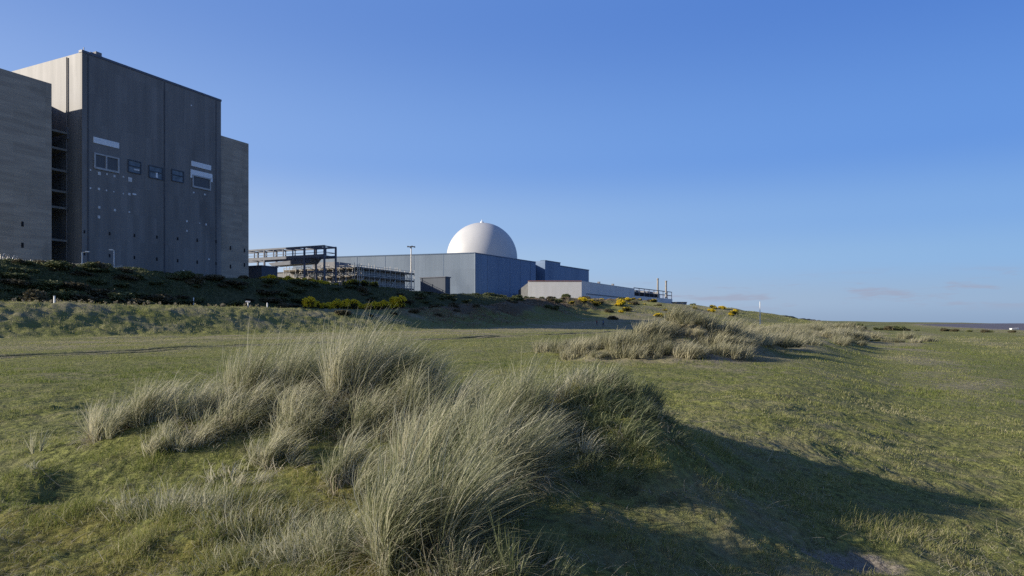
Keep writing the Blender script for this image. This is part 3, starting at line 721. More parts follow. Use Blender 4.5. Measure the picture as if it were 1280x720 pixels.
for i in range(46):
    x, y = on_u(5 + i * 7.3 + random.uniform(-3, 3), -98 - random.uniform(0, 2.5))
    plant(TWIG, i, x, y, random.uniform(.5, 1.25), 'pale dead stalks along the top of the lower bank', 'dead stalks along the lower bank')
for i, (px, D, s_) in enumerate(((1052, 175, 1.2), (1066, 200, 1.3), (1074, 205, 1.1), (1098, 215, .8), (1112, 218, 1.2), (1120, 220, 1.3), (1130, 222, .9), (1146, 215, .45), (1178, 205, .8), (1183, 206, .7), (1193, 200, .7), (1214, 190, .6), (1229, 180, .75), (1235, 182, .6), (1266, 165, .5), (1094, 75, .28), (1078, 78, .25))):
    x, y = pxd(px, D); plant(SCRUB, i, x, y, s_ * 1.5, 'small dark bush standing out along the inner edge of the shingle', 'bushes along the shingle', .75)

# ------------------------------------------------------------------ reactor building
U0 = -147.5
def on_face(px, py, u=U0):
    k = (px - 640) / F; D = u / (UX * k + UY); x = k * D
    return uv(x, D)[1], (404 - py) * D / F        # v, height above the eye
def P(u, v, zr): x, y = xy(u, v); return Vector((x, y, zr + EYE))

def reactor():
    v0, v1 = 91.9, 128.0
    x, y = xy(U0 - 20, 110)
    root = thing('reactor_building', 'huge dark grey clad reactor building with concrete wings on the left', 'power station', (x, y, EYE + 3.))
    def blk(name, ua, ub, va, vb, za, zb, mat):
        return MB().prism([xy(ua, va), xy(ub, va), xy(ub, vb), xy(ua, vb)], za + EYE, zb + EYE).build(name, M[mat], root)
    up = U0 + .6
    main = blk('central_block', U0 - 42, U0, v0, v1, 1, 57.7, 'roofing')
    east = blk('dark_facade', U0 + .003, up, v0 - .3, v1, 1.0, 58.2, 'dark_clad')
    blk('sunlit_facade', U0 - 42, U0 - .003, v0 - .3, v0 - .003, 1.0, 58.2, 'dark_clad_lit')
    blk('concrete_wing', U0 - 42, U0, 67.4, 85.7, 1, 49.6, 'concrete')
    blk('concrete_wing', U0 - 38, U0, v1 + .01, 137.8, 1, 49.5, 'concrete')
    # recess with landings between wing and block
    blk('recess_wall', U0 - 13, U0 - 10.5, 85.71, v0 - .31, 1, 48.2, 'dark_clad')
    for z in (41.3, 37.6, 33.0, 28.5, 25.0, 18.0, 11.5): blk('landing', U0 - 10.5, U0 - 3.5, 85.75, v0 - .9, z - .45, z, 'ledge')
    for k in range(6): MB().bar(P(U0 - 3.6, 85.9 + k * 1.0, 8), P(U0 - 3.6, 85.9 + k * 1.0, 12.2), .12).build('railing', M['steel'], root)
    # corner flashing and vertical joints
    def strip(name, px, w, z0, z1, mat, proud=.08):
        v, _ = on_face(px, 300, up); return blk(name, up + .002, up + proud, v - w / 2, v + w / 2, z0, z1, mat)
    strip('joint', 205.5, .35, 1.5, 58, 'joint', .06); strip('joint', 110, .3, 1.5, 58, 'joint', .05); strip('joint', 270, .25, 1.5, 58, 'joint', .05)
    blk('parapet', U0 - .4, up + .12, v0 - .4, v1 + .1, 58.203, 58.7, 'steel')
    # rectangles on the dark face, given by their corners in the elevation
    def rect(name, x0, y0, x1, y1, mat, proud=.10, parent=None):
        va, za = on_face(x0, y0, up); vb, zb = on_face(x1, y1, up)
        zt = za; 
        mb = MB().obox(P(up + .003, va, zb), P(up + .003, vb, zb) - P(up + .003, va, zb), P(up + proud, va, zb) - P(up + .003, va, zb), (0, 0, zt - zb))
        return mb.build(name, M[mat], parent or root)
    def zat(px, py): return on_face(px, py, up)
    def quad(name, x0, x1, yt, yb, mat, proud=.1):   # yt, yb read at the left edge; level lines
        v_a, zt = zat(x0, yt); _, zb = zat(x0, yb); v_b, _ = zat(x1, yt)
        return v_a, v_b, zb, zt, MB().obox(P(up + .003, v_a, zb), P(up + .003, v_b, zb) - P(up + .003, v_a, zb), P(up + proud, v_a, zb) - P(up + .003, v_a, zb), (0, 0, zt - zb)).build(name, M[mat], root)
    quad('white_panel', 116.5, 148.5, 170.8, 178.2, 'white_panel', .14)
    def framed(x0, x1, yt, yb, mull):
        va, vb, zb, zt, o = quad('window', x0, x1, yt, yb, 'louvre', .08)
        f = MB(); w = .34
        def pc(a, b, c, d): f.obox(P(up + .083, a, c), P(up + .083, b, c) - P(up + .083, a, c), P(up + .26, a, c) - P(up + .083, a, c), (0, 0, d - c))
        pc(va, va + w, zb, zt); pc(vb - w, vb, zb, zt); pc(va + w + .002, vb - w - .002, zb, zb + w * 1.3); pc(va + w + .002, vb - w - .002, zt - w, zt)
        for q in mull: pc(va + (vb - va) * q - .15, va + (vb - va) * q + .15, zb + w * 1.3 + .002, zt - w - .002)
        f.build('frame', M['grey_frame'], o)
    framed(117, 148.5, 190.5, 210.5, (.48,))
    framed(240, 263, 218, 234, ())
    quad('white_panel', 239, 263.5, 201, 207.3, 'white_panel', .14)
    a = quad('white_panel', 238, 265, 211.5, 217.8, 'white_panel', .16)
    quad('white_panel', 237.8, 239.8, 217.9, 222, 'white_panel', .16); quad('white_panel', 263.2, 265.2, 222.5, 227.5, 'white_panel', .16)
    for x0, x1, yt, yb in ((160, 175.5, 199.5, 214.5), (186, 203, 206.5, 221.5), (214.5, 229, 211.5, 225.5)):
        va, vb, zb, zt, o = quad('window', x0, x1, yt, yb, 'glass', .05)
        f = MB()
        for z in (zb, zb + (zt - zb) * .55, zt): f.bar(P(up + .12, va, z), P(up + .12, vb, z), .18)
        for v in (va, vb): f.bar(P(up + .12, v, zb), P(up + .12, v, zt), .18)
        f.build('frame', M['dark_grey'], o)
    quad('pale_patch', 194.5, 196.8, 215, 222, 'white_panel', .12)
    quad('pale_patch', 167, 174, 210.5, 212.5, 'pale_patch', .10)
    for px, py, s in ((162.5, 224, 5.5), (113, 212.5, 2), (124, 216.5, 4), (133.5, 217.5, 2.2), (143, 220, 2.8), (154, 221, 1.8), (113, 235, 2.2), (123.5, 236, 3), (133, 238, 2), (142, 239.5, 1.6),
                      (154, 242, 1.6), (161.5, 242.5, 3.2), (124, 259, 3), (143.5, 262.5, 3), (161.5, 265, 2), (123.5, 271, 3.6), (242, 240.5, 2), (256, 243, 2.2), (233.5, 276.5, 2.4), (233.5, 288.5, 2.2), (249.5, 279, 1.4), (257.5, 280.5, 2.4), (239, 131.5, 1.8), (261, 324, 2.2)):
        quad('pale_patch', px - s * .42, px + s * .42, py - s / 2, py + s / 2, 'pale_patch', .07)
    quad('white_panel', 165.5, 170, 241.5, 243.3, 'white_panel', .1)
    for px in (105.5, 137, 168, 196, 222, 246.5, 270):
        for dy in (0, 27.5):
            py = 289.5 + (px - 105) * .075 + dy; quad('drain_hole', px - .9, px + .9, py - 2, py + 2, 'hole', .05)
    # holes in the wings
    for px, py in ((28, 306.5), (28, 280), (288, 310), (288, 333), (305.5, 313), (305.5, 331)):
        v, z = on_face(px, py, U0)
        MB().obox(P(U0 + .003, v - .22, z - .5), P(U0 + .003, v + .22, z - .5) - P(U0 + .003, v - .22, z - .5), P(U0 + .05, v, z) - P(U0 + .003, v, z), (0, 0, 1.)).build('drain_hole', M['hole'], root)
    # pipe and vent in the recess, plant on the roof
    b = MB(); b.bar(P(U0 - 4.4, v0 - .5, 2), P(U0 - 4.4, v0 - .5, 57.8), .3, n=8); b.build('downpipe', M['dark_clad'], root)
    MB().obox(P(U0 - 5.0, v0 - .62, 40), P(U0 - 4.0, v0 - .62, 40) - P(U0 - 5.0, v0 - .62, 40), P(U0 - 5, v0 - .32, 40) - P(U0 - 5, v0 - .62, 40), (0, 0, 2.6)).build('vent', M['mid_grey'], root)
    for dv, s in ((2.6, .9), (3.6, 1.3), (4.5, .8)):
        MB().obox(P(U0 - 2, v0 + dv, 57.7), (UX * s, UY * s, 0), (VX * s, VY * s, 0), (0, 0, 1.0 + s)).build('roof_vent', M['mid_grey'], root)
    MB().bar(P(U0 - 1.5, v0 + 1.4, 57.7), P(U0 - 1.5, v0 + 1.4, 60.2), .12).build('aerial', M['steel'], root)
reactor()

# ------------------------------------------------------------------ steel gantry
def gantry():
    A = Vector((-56.5, 205, 0)); w = Vector((-UX, -UY, 0)); d = Vector((VX, VY, 0)) * 5.1
    root = thing('steel_gantry', 'open blue grey steel gantry on tall columns beside the concrete wing', 'gantry', (A.x, A.y, EYE + 3.5))
    def tt(px):
        k = (px - 640) / F; return (A.x - k * A.y) / (UX + k * (-UY)) * 1.0
    def pt(px, row, z):
        k = (px - 640) / F
        t = (k * A.y - A.x) / (w.x - k * w.y)
        q = A + w * t + d * row; return Vector((q.x, q.y, z + EYE))
    zt, zm, zd, zb = 23.2, 21.4, 20.3, 19.2
    full = (307, 330.5, 380.5, 405.5); mid = (354, 368)
    for px in full:
        for row in (0, 1): MB().bar(pt(px, row, 3.5), pt(px, row, zt), .46).build('column', M['steel'], root)
    for px in (318, 342, 354, 366, 393):
        for row in (0, 1): MB().bar(pt(px, row, zd), pt(px, row, zt), .28).build('post', M['steel'], root)
    for row in (0, 1):
        MB().bar(pt(296, row, zt), pt(406, row, zt), .5, .5).build('top_beam', M['steel'], root)
        MB().bar(pt(296, row, zm), pt(406, row, zm), .14).build('handrail', M['steel'], root)
        MB().bar(pt(296, row, zd), pt(406, row, zd), .45, .85).build('deck_beam', M['steel'], root)
    for px in full + (318, 342, 354, 366, 393):
        MB().bar(pt(px, 0, zt), pt(px, 1, zt), .3).build('cross_beam', M['steel'], root)
        MB().bar(pt(px, 0, zd), pt(px, 1, zd), .3).build('cross_beam', M['steel'], root)
    MB().bar(pt(405.5, 0, zm), pt(405.5, 1, zm), .2).build('handrail', M['steel'], root)
    for a, b in ((330.5, 342), (354, 366), (380.5, 393)):
        MB().bar(pt(a, 0, zt), pt(b, 1, zt), .2).build('brace', M['steel'], root)
    # conveyor trough hung under the deck
    q = [pt(334, .1, zb - .3), pt(389, .1, zb + .6), pt(389, .9, zb + .6), pt(334, .9, zb - .3)]
    lo = [pt(338, .1, zb - 1.2), pt(384, .1, zb - .9), pt(384, .9, zb - .9), pt(338, .9, zb - 1.2)]
    MB().add(lo + [p + Vector((0, 0, .05)) for p in q], [(3, 2, 1, 0), (4, 5, 6, 7), (0, 1, 5, 4), (1, 2, 6, 5), (2, 3, 7, 6), (3, 0, 4, 7)]).build('trough', M['steel'], root)
    for row in (0, 1): MB().bar(pt(380.5, row, 15.6), pt(405.5, row, 15.6), .4).build('tie_beam', M['steel'], root)
gantry()

def simple_block(name, label, cat, pxc, D, left_px, right_len, ytop, z0, mats, roof_over=.25, details=None, group=None):
    """a block whose near corner stands at pxc, depth D; one wall runs left across the coast, the other runs away along it"""
    x, y = pxd(pxc, D); k = (left_px - 640) / F
    t = (x - k * y) / (UX + k * (-UY) * 1.0)
    w = Vector((-UX, -UY, 0)); t = (k * y - x) / (w.x - k * w.y)
    c = Vector((x, y, 0)); zt = (404 - ytop) * D / F
    root = thing(name, label, cat, (x, y, z0 + EYE), group)
    L = c + w * t; R = c + Vector((VX, VY, 0)) * right_len; B = R + w * t
    MB().prism([(q.x, q.y) for q in (c, R, B, L)], z0 + EYE, zt + EYE - .3).build('walls', M[mats[0]], root)
    e = roof_over; n_ = Vector((UX, UY, 0)); dd = Vector((VX, VY, 0))
    f = [c + n_ * e - dd * e, R + n_ * e + dd * e, B - n_ * e + dd * e, L - n_ * e - dd * e]
    MB().prism([(q.x, q.y) for q in f], zt + EYE - .297, zt + EYE).build('roof', M[mats[1]], root)
    return root, c, L, R, zt

r_, c_, L_, R_, z_ = simple_block('switch_house', 'small dark blue flat roofed block tucked against the concrete wing', 'building', 327, 196, 304, 6, 331.5, 3, ('dark_grey', 'steel'))
MB().obox(c_ + Vector((-UX * 3, -UY * 3, EYE + 4)) + Vector((-VX, -VY, 0)) * .06, (-UX * 1.2, -UY * 1.2, 0), (-VX * .05, -VY * .05, 0), (0, 0, 7)).build('door', M['steel'], r_)
r_, c_, L_, R_, z_ = simple_block('store_building', 'low mid grey store building under the gantry, behind gorse', 'building', 367, 236, 318, 8, 339.5, 3, ('mid_grey', 'roofing'))
r_, c_, L_, R_, z_ = simple_block('plant_room', 'plain dark grey box shaped plant room before the blue grey hall wall', 'building', 556.5, 228, 525.5, 3.2, 345.5, 2, ('dark_grey', 'steel'))
MB().obox(c_ + Vector((-UX * 5, -UY * 5, EYE + 3)) + Vector((-VX, -VY, 0)) * .07, (-UX * 3, -UY * 3, 0), (-VX * .06, -VY * .06, 0), (0, 0, 6)).build('shutter_door', M['steel'], r_)

# ------------------------------------------------------------------ scaffolded building and its scaffold
def scaffolded():
    c = Vector((*pxd(447, 217), 0)); w = Vector((-UX, -UY, 0)); d = Vector((VX, VY, 0)); n_ = -w
    a, b = 28., 26.; zt, z0 = 17.6, 2.0
    root = thing('office_block', 'pale flat roofed office block wrapped in scaffolding beyond the gorse', 'building', (c.x, c.y, z0 + EYE))
    f = [c, c + d * b, c + d * b + w * a, c + w * a]
    MB().prism([(q.x, q.y) for q in f], z0 + EYE, zt + EYE - .6).build('walls', M['render'], root)
    g = [c - w * .3 - d * .3, c + d * (b + .3) - w * .3, c + d * (b + .3) + w * (a + .3), c + w * (a + .3) - d * .3]
    MB().prism([(q.x, q.y) for q in g], zt + EYE - .597, zt + EYE).build('roof', M['mid_grey'], root)
    g = [c + w * 14 + d * 6, c + w * 14 + d * 14, c + w * 24 + d * 14, c + w * 24 + d * 6]
    MB().prism([(q.x, q.y) for q in g], zt + EYE + .003, zt + EYE + 3.0).build('roof_plant', M['mid_grey'], root)
    for s in range(2):
        for lv in range(4):
            o = c + Vector((0, 0, z0 + EYE + 2 + lv * 3.7))
            L_ = a if s == 0 else b
            k = 0
            while 1.5 + k * 3.3 + 2 < L_:
                q = 1.2 + k * 3.3; k += 1
                if s == 0: MB().obox(o + w * q - d * .06, w * 2.1, d * .05, (0, 0, 1.7)).build('window', M['glass'], root)
                else: MB().obox(o + d * q + n_ * .01, d * 2.1, n_ * .05, (0, 0, 1.7)).build('window', M['glass'], root)
    sc = thing('scaffolding', 'tube and board scaffolding around the pale office block', 'scaffold', (c.x + n_.x * 1.2, c.y + n_.y * 1.2, z0 + EYE))
    zs = [z0 + EYE + q for q in (1.0, 3.9, 6.8, 9.7, 12.6, 15.2)]
    top = zs[-1] + 2.0
    def run(o, dr, L_, out, count):
        for k in range(count + 1):
            q = o + dr * (L_ * k / count)
            for off in (.35, 1.55):
                p = q + out * off; e = random.uniform(-1.4, .2)
                MB().bar((p.x, p.y, z0 + EYE), (p.x, p.y, top + e), .2, n=5).build('standard', M['galv'], sc)
        for z in zs:
            p = o + out * .35
            MB().obox((p.x, p.y, z), dr * L_, out * 1.25, (0, 0, .45)).build('board_lift', M['board'], sc)
            for hgt in (.55, 1.1):
                p1, p2 = o + out * 1.63, o + out * 1.63 + dr * L_
                MB().bar((p1.x, p1.y, z + hgt), (p2.x, p2.y, z + hgt), .17, n=5).build('guard_rail', M['galv'], sc)
        for k in range(0, count - 1, 3):
            p1, p2 = o + out * 1.72 + dr * (L_ * k / count), o + out * 1.72 + dr * (L_ * (k + 1) / count)
            for i in range(len(zs) - 1):
                a_, b_ = (p1, p2) if i % 2 else (p2, p1)
                MB().bar((a_.x, a_.y, zs[i] + .1), (b_.x, b_.y, zs[i + 1] + .1), .18, n=5).build('brace', M['galv'], sc)
    run(c + n_ * 1.9, w, a + 3.5, -d, 12)
    run(c - d * 1.9, d, b + 5.5, n_, 11)
scaffolded()

# ------------------------------------------------------------------ light mast
def mast():
    x, y = pxd(514, 236); zb = 2.; zt = 96 * 236 / F
    root = thing('light_mast', 'tall thin floodlight mast against the blue grey hall wall', 'light mast', (x, y, zb + EYE))
    MB().lathe((x, y, EYE), [(.32, zb), (.26, zb + 8), (.17, zt)], 10).build('pole', M['galv'], root)
    MB().lathe((x, y, EYE + zt - .3), [(.3, 0), (1.0, .15), (1.0, .3), (.2, .4)], 12).build('head_ring', M['steel'], root)
    for k in range(4):
        a = k * 1.571 + .4; q = (x + math.cos(a) * 1.15, y + math.sin(a) * 1.15)
        MB().obox((q[0] - .25, q[1] - .25, EYE + zt - .35), (.5, 0, 0), (0, .5, 0), (0, 0, .45)).build('floodlight', M['mid_grey'], root)
mast()

# ------------------------------------------------------------------ turbine hall and dome
def hall():
    c = Vector((-20.9, 380, 0)); zt = 38.8
    l = Vector((-72, 20, 0)).normalized(); r = Vector((72, 114, 0)).normalized(); no = Vector((r.y, -r.x, 0))
    root = thing('turbine_hall', 'long blue clad turbine hall in front of the white dome', 'power station', (c.x, c.y, EYE))
    R1 = c + r * 67; L1 = c + l * 115
    pr = lambda pts, a, b, nm, m: MB().prism([(q.x, q.y) for q in pts], a + EYE, b + EYE).build(nm, M[m], root)
    e = .35
    pr([c, R1, R1 - no * 60, L1 - l * 1], 0, zt - .8, 'frame_walls', 'roofing')
    ln = Vector((l.y, -l.x, 0)); ln = ln if ln.y < 0 else -ln
    pr([c + no * e + ln * e, R1 + no * e, R1 + no * .003, c + no * .003], 0, zt, 'blue_wall', 'blue_clad')
    pr([c + ln * e + no * e - r * .002, L1 + ln * e, L1 + ln * .003, c + ln * .003 - r * .002], 0, zt, 'grey_wall', 'blue_grey')
    pr([c + no * (e + .15) + ln * (e + .15), R1 + no * (e + .15), R1 - no * .6, c - no * .6 - ln * .6, L1 - ln * .6, L1 + ln * (e + .15)], zt + .003, zt + .55, 'roof_edge', 'blue_trim')
    # corner strip
    MB().bar((c + no * (e + .2) + ln * (e + .2)) + Vector((0, 0, EYE)), (c + no * (e + .2) + ln * (e + .2)) + Vector((0, 0, EYE + zt)), .5).build('corner_trim', M['blue_grey'], root)
    # annexe farther back, stepping out and up
    R2a = c + r * 67.01; R2b = c + r * 77; R3 = c + r * 98; R4 = c + r * 142
    pr([R2a - no * 5, R2b - no * 5, R2b - no * 40, R2a - no * 40], 0, zt - .6, 'link_block', 'blue_trim')
    pr([R2b + no * 1.5, R3 + no * 1.5, R3 - no * 45, R2b - no * 45], 0, zt + 1.9, 'annexe_block', 'blue_clad')
    pr([R3 + r * .01 + no * 1.5, R4 + no * 1.5, R4 - no * 45, R3 + r * .01 - no * 45], 0, zt - .2, 'annexe_block', 'blue_clad')
    pr([R3 + r * .02 + no * 1.8, R4 + no * 1.8 + r * .3, R4 - no * 2 + r * .3, R3 + r * .02 - no * 2], zt - .197, zt + .3, 'roof_edge', 'blue_trim')
    pr([R2b + no * 1.8, R3 + no * 1.8, R3 - no * 2, R2b - no * 2], zt + 1.903, zt + 2.3, 'roof_edge', 'blue_trim')
    # cladding joints and doors
    for q in (12, 24, 36, 48, 60):
        p = c + r * q + no * (e + .003)
        MB().obox((p.x, p.y, EYE), r * .35, no * .1, (0, 0, zt - .2)).build('joint', M['blue_trim'], root)
    for q in (18, 36, 54, 72):
        p = c + l * q + ln * (e + .003)
        MB().obox((p.x, p.y, EYE), l * .3, ln * .1, (0, 0, zt - .2)).build('joint', M['blue_trim'], root)
    p = c + r * 40 + no * (e + .003)
    MB().obox((p.x, p.y, EYE + 2), r * 9, no * .2, (0, 0, 16)).build('door', M['blue_trim'], root)
hall()

def dome():
    c = (-21.2, 482, EYE); R = 24.9; zc = 45.9
    root = thing('reactor_dome', 'white hemispherical reactor dome above the blue hall', 'dome', (c[0], c[1], EYE))
    prof = [(R, 0), (R, zc)] + [(R * math.cos(a), zc + R * math.sin(a)) for a in np.radians(np.linspace(3, 89.3, 40))]
    MB().lathe(c, prof, 96).build('shell', M['dome'], root, smooth=True)
    MB().lathe((c[0], c[1], EYE + zc + R - .1), [(1.3, 0), (1.3, .9), (.3, 1.0), (.15, 2.6)], 12).build('vent_cap', M['white_panel'], root)
dome()

# ------------------------------------------------------------------ white building with plant yard
def white_building():
    c = Vector((*pxd(727, 330), 0)); L = Vector((*pxd(660, 333), 0)); R = Vector((*pxd(793, 404), 0)); zt = 20.2
    root = thing('white_building', 'long low white building with an open plant yard at its far end', 'building', (c.x, c.y, EYE))
    r = (R - c).normalized(); no = Vector((r.y, -r.x, 0)); B = R + Vector((-30, 20, 0)); LB = L + Vector((-4, 74, 0))
    pr = lambda pts, a, b, nm, m: MB().prism([(q.x, q.y) for q in pts], a + EYE, b + EYE).build(nm, M[m], root)
    pr([c + Vector((0, .3, 0)) - no * .3, R - no * .3, LB, L + Vector((0, .3, 0))], 0, zt - .5, 'core', 'roofing')
    MB().prism([(q.x, q.y) for q in (c, L, L + Vector((0, .297, 0)), c + Vector((0, .297, 0)) - no * .3)], EYE, zt + EYE, [zt + EYE, zt + EYE + .2, zt + EYE + .2, zt + EYE]).build('end_wall', M['white_clad'], root)
    pr([c + r * .01 + no * .0, R, R - no * .297, c + r * .31 - no * .297], 0, zt, 'long_wall', 'white_shade')
    MB().bar((c.x + .1, c.y - .1, zt + EYE + .2), (L.x - .1, L.y - .1, zt + EYE + .4), .35).build('roof_trim', M['red_trim'], root)
    pr([c + Vector((0, .21, 0)) + no * .12, R + no * .12, R - no * .3, c + Vector((0, .21, 0)) - no * .3], zt + .003, zt + .3, 'roof_trim', 'white_clad')
    pr([L + Vector((-1.6, .5, 0)), L + Vector((-.01, .5, 0)), L + Vector((-.01, 5, 0)), L + Vector((-1.6, 5, 0))], 0, 11, 'stair_tower', 'white_panel')
    for q in (9, 20, 31, 44, 55, 66): 
        p = c + r * q + no * .003; MB().obox((p.x, p.y, EYE + 5), r * 1.4, no * .25, (0, 0, 7.5)).build('downpipe', M['white_clad'], root)
    p = c + r * 6 + no * .003; MB().obox((p.x, p.y, EYE + 14.2), r * 64, no * .15, (0, 0, .5)).build('wall_band', M['mid_grey'], root)
    for q in (30, 52): 
        p = c + r * q - no * 2; MB().obox((p.x, p.y, EYE + zt + .4), r * 1.2, -no * 1.2, (0, 0, 1.2)).build('roof_vent', M['mid_grey'], root)
    # plant yard
    E = Vector((*pxd(840.5, 462), 0)); rr = (E - R).normalized(); n2 = Vector((rr.y, -rr.x, 0)); Lw = (E - R).length
    pr([R + rr * .02, E, E - n2 * 20, R + rr * .02 - n2 * 20], 0, 16.3, 'yard_wall', 'white_shade')
    m = MB()
    for q in np.linspace(.3, Lw - .2, 9):
        p = R + rr * q - n2 * .5; m.bar((p.x, p.y, EYE + 16.3), (p.x, p.y, EYE + 21.2), .4)
    for z in (18.6, 21.0):
        p1, p2 = R + rr * .3 - n2 * .5, R + rr * (Lw - .2) - n2 * .5; m.bar((p1.x, p1.y, EYE + z), (p2.x, p2.y, EYE + z), .45)
    m.build('yard_frame', M['steel'], root)
    p = R + rr * .6 - n2 * 9; MB().obox((p.x, p.y, EYE + 16.3), rr * (Lw - 1), -n2 * .4, (0, 0, 4.6)).build('screen', M['mid_grey'], root)
    p = R + rr * .6 - n2 * 1.2; MB().obox((p.x, p.y, EYE + 16.303), rr * (Lw * .62), -n2 * .3, (0, 0, 2.2)).build('louvre', M['hole'], root)
    rng = random.Random(4)
    for k in range(9):
        p = R + rr * (3 + k * (Lw - 8) / 9) - n2 * rng.uniform(2, 6); h = rng.uniform(2.5, 4.6)
        MB().obox((p.x, p.y, EYE + 16.3), rr * rng.uniform(1.6, 4), -n2 * 2.5, (0, 0, h)).build('plant_unit', M[['white_shade', 'mid_grey', 'dark_grey', 'render'][k % 4]], root)
    for px, yt in ((822.2, 348), (832.6, 351)):
        D = 440; x, y = pxd(px, D); z1 = (404 - yt) * D / F
        st = MB().lathe((x, y, EYE), [(.62, 16), (.58, z1 - .6), (.74, z1 - .6), (.74, z1), (.5, z1)], 14).build('flue_stack', M['stack'], root)
white_building()
x, y = pxd(846, 450)
r_ = thing('gatehouse', 'tiny grey flat hut past the right end of the white building', 'hut', (x, y, EYE + 2))
MB().obox((x, y, EYE + 2), (7, 2, 0), (-2, 5, 0), (0, 0, 11.6)).build('walls', M['mid_grey'], r_); MB().obox((x - .3, y - .3, EYE + 13.603), (7.6, 2.2, 0), (-2.2, 5.6, 0), (0, 0, .5)).build('roof', M['roofing'], r_)

# ------------------------------------------------------------------ lamp posts, fence, posts, sign, pole
def lamp(px, u_, ytop, side, label):
    x, y = on_u(px, u_); zt = (404 - ytop) * y / F; zb = hz(x, y)
    root = thing('street_lamp', label, 'lamp post', (x, y, zb + EYE), 'lamp posts on the bank')
    MB().lathe((x, y, EYE), [(.13, zb - .2), (.11, zb + 2), (.085, zt)], 10).build('pole', M['white_paint'], root)
    MB().bar((x, y, EYE + zt - .05), (x + side * 1.15, y - .1, EYE + zt + .1), .11, n=6).build('arm', M['white_paint'], root)
    MB().obox((x + side * 1.1 - .32, y - .28, EYE + zt - .02), (.72, 0, 0), (0, .34, 0), (0, 0, .22)).build('lamp_head', M['lamp_glass'], root, bevel=.05)
lamp(102.5, -134, 315.3, 1, 'white lamp post on the bank with its arm pointing right')
lamp(142.5, -134, 313, -.55, 'white lamp post on the bank with its short arm pointing left')

def fence():
    v0, v1 = 47, 88
    pts = [xy(-128.2, v) for v in np.arange(v0, v1, 2.4)]
    zs = [hz(*p) for p in pts]
    root = thing('security_fence', 'thin grey paling fence along the bank top under the concrete wing', 'fence', (*pts[0], zs[0] + EYE))
    for p, z in zip(pts, zs): MB().bar((*p, z + EYE - .2), (*p, z + EYE + 1.7), .09).build('post', M['galv'], root)
    m = MB()
    for (p, z), (q, w) in zip(list(zip(pts, zs))[:-1], list(zip(pts, zs))[1:]):
        for h in (.5, 1.4): m.bar((*p, z + EYE + h), (*q, w + EYE + h), .05)
    m.build('rail', M['galv'], root)
    m = MB()
    for (p, z), (q, w) in zip(list(zip(pts, zs))[:-1], list(zip(pts, zs))[1:]):
        for k in range(1, 8):
            t = k / 8; m.bar((p[0] + (q[0] - p[0]) * t, p[1] + (q[1] - p[1]) * t, z + (w - z) * t + EYE + .1), (p[0] + (q[0] - p[0]) * t, p[1] + (q[1] - p[1]) * t, z + (w - z) * t + EYE + 1.6), .035)
    m.build('paling', M['galv'], root)
    # coil of wire at the left end
    x, y = on_u(6, -128); z = hz(x, y) + EYE
    w_ = MB(); prev = None
    for k in range(150):
        a = k * .42; t = k / 150
        p = Vector((x - 2.6 + 5.4 * t, y + .4 * math.sin(a * .31) + .5 * math.cos(a), z + .9 + 1.2 * (1 - t) + .65 * math.sin(a)))
        if prev is not None: w_.bar(prev, p, .07)
        prev = p
    props(w_.build('wire_coil', M['galv'], loc=(x, y, z)), 'pale tangled coil of fence wire on the bank top at the left edge', 'wire coil')
    a = on_u(17, -127.5); b = on_u(40, -127.0)
    props(MB().bar((*a, hz(*a) + EYE + .25), (*b, hz(*b) + EYE + .22), .3, n=8).build('pipe', M['white_paint'], loc=(*a, hz(*a) + EYE)), 'white pipe lying along the bank top beside the wire coil', 'pipe')
fence()

def marker(px, u_, hgt, label, w=.14, name='marker_post'):
    x, y = on_u(px, u_); z = hz(x, y)
    root = thing(name, label, 'post', (x, y, z + EYE))
    MB().bar((x, y, z + EYE - .3), (x, y, z + EYE + hgt), w).build('shaft', M['white_paint'], root)
    MB().obox((x - w * .6, y - w * .6, z + EYE + hgt + .002), (w * 1.2, 0, 0), (0, w * 1.2, 0), (0, 0, .08)).build('cap', M['white_paint'], root)
    return root, x, y, z
marker(68, -98, .95, 'thick white marker post at the left on the lower bank', .17)
marker(334, -98, 1.0, 'white marker post on the lower bank right of the small sign', .16)
marker(242, -107, 1.35, 'thin grey white post standing in the shade of the tall bank', .12)
marker(229.5, -121, 1.1, 'short pale post on the bank crest below the dark facade', .12)
x, y = on_u(310, -98); z = hz(x, y) + EYE
r_ = thing('information_sign', 'small sign board tilted on a white post on the lower bank', 'sign', (x, y, z))
MB().bar((x, y, z - .3), (x, y, z + .95), .13).build('post', M['white_paint'], r_)
MB().obox((x - .42, y - .3, z + .92), (.84, 0, -.10), (0, .45, .22), (0, 0, .06)).build('board', M['grey_frame'], r_)
x, y = pxd(950, 205); z = hz(x, y) + EYE; zt = EYE + (404 - 377.5) * 205 / F
r_ = thing('white_mast', 'tall slim white mast rising above the dune marram', 'mast', (x, y, z))
MB().lathe((x, y, 0), [(.17, z - .3), (.15, z + 2), (.12, zt)], 10).build('pole', M['white_paint'], r_)
MB().lathe((x, y, zt), [(.16, 0), (.16, .06), (.04, .16)], 10).build('cap', M['white_paint'], r_)

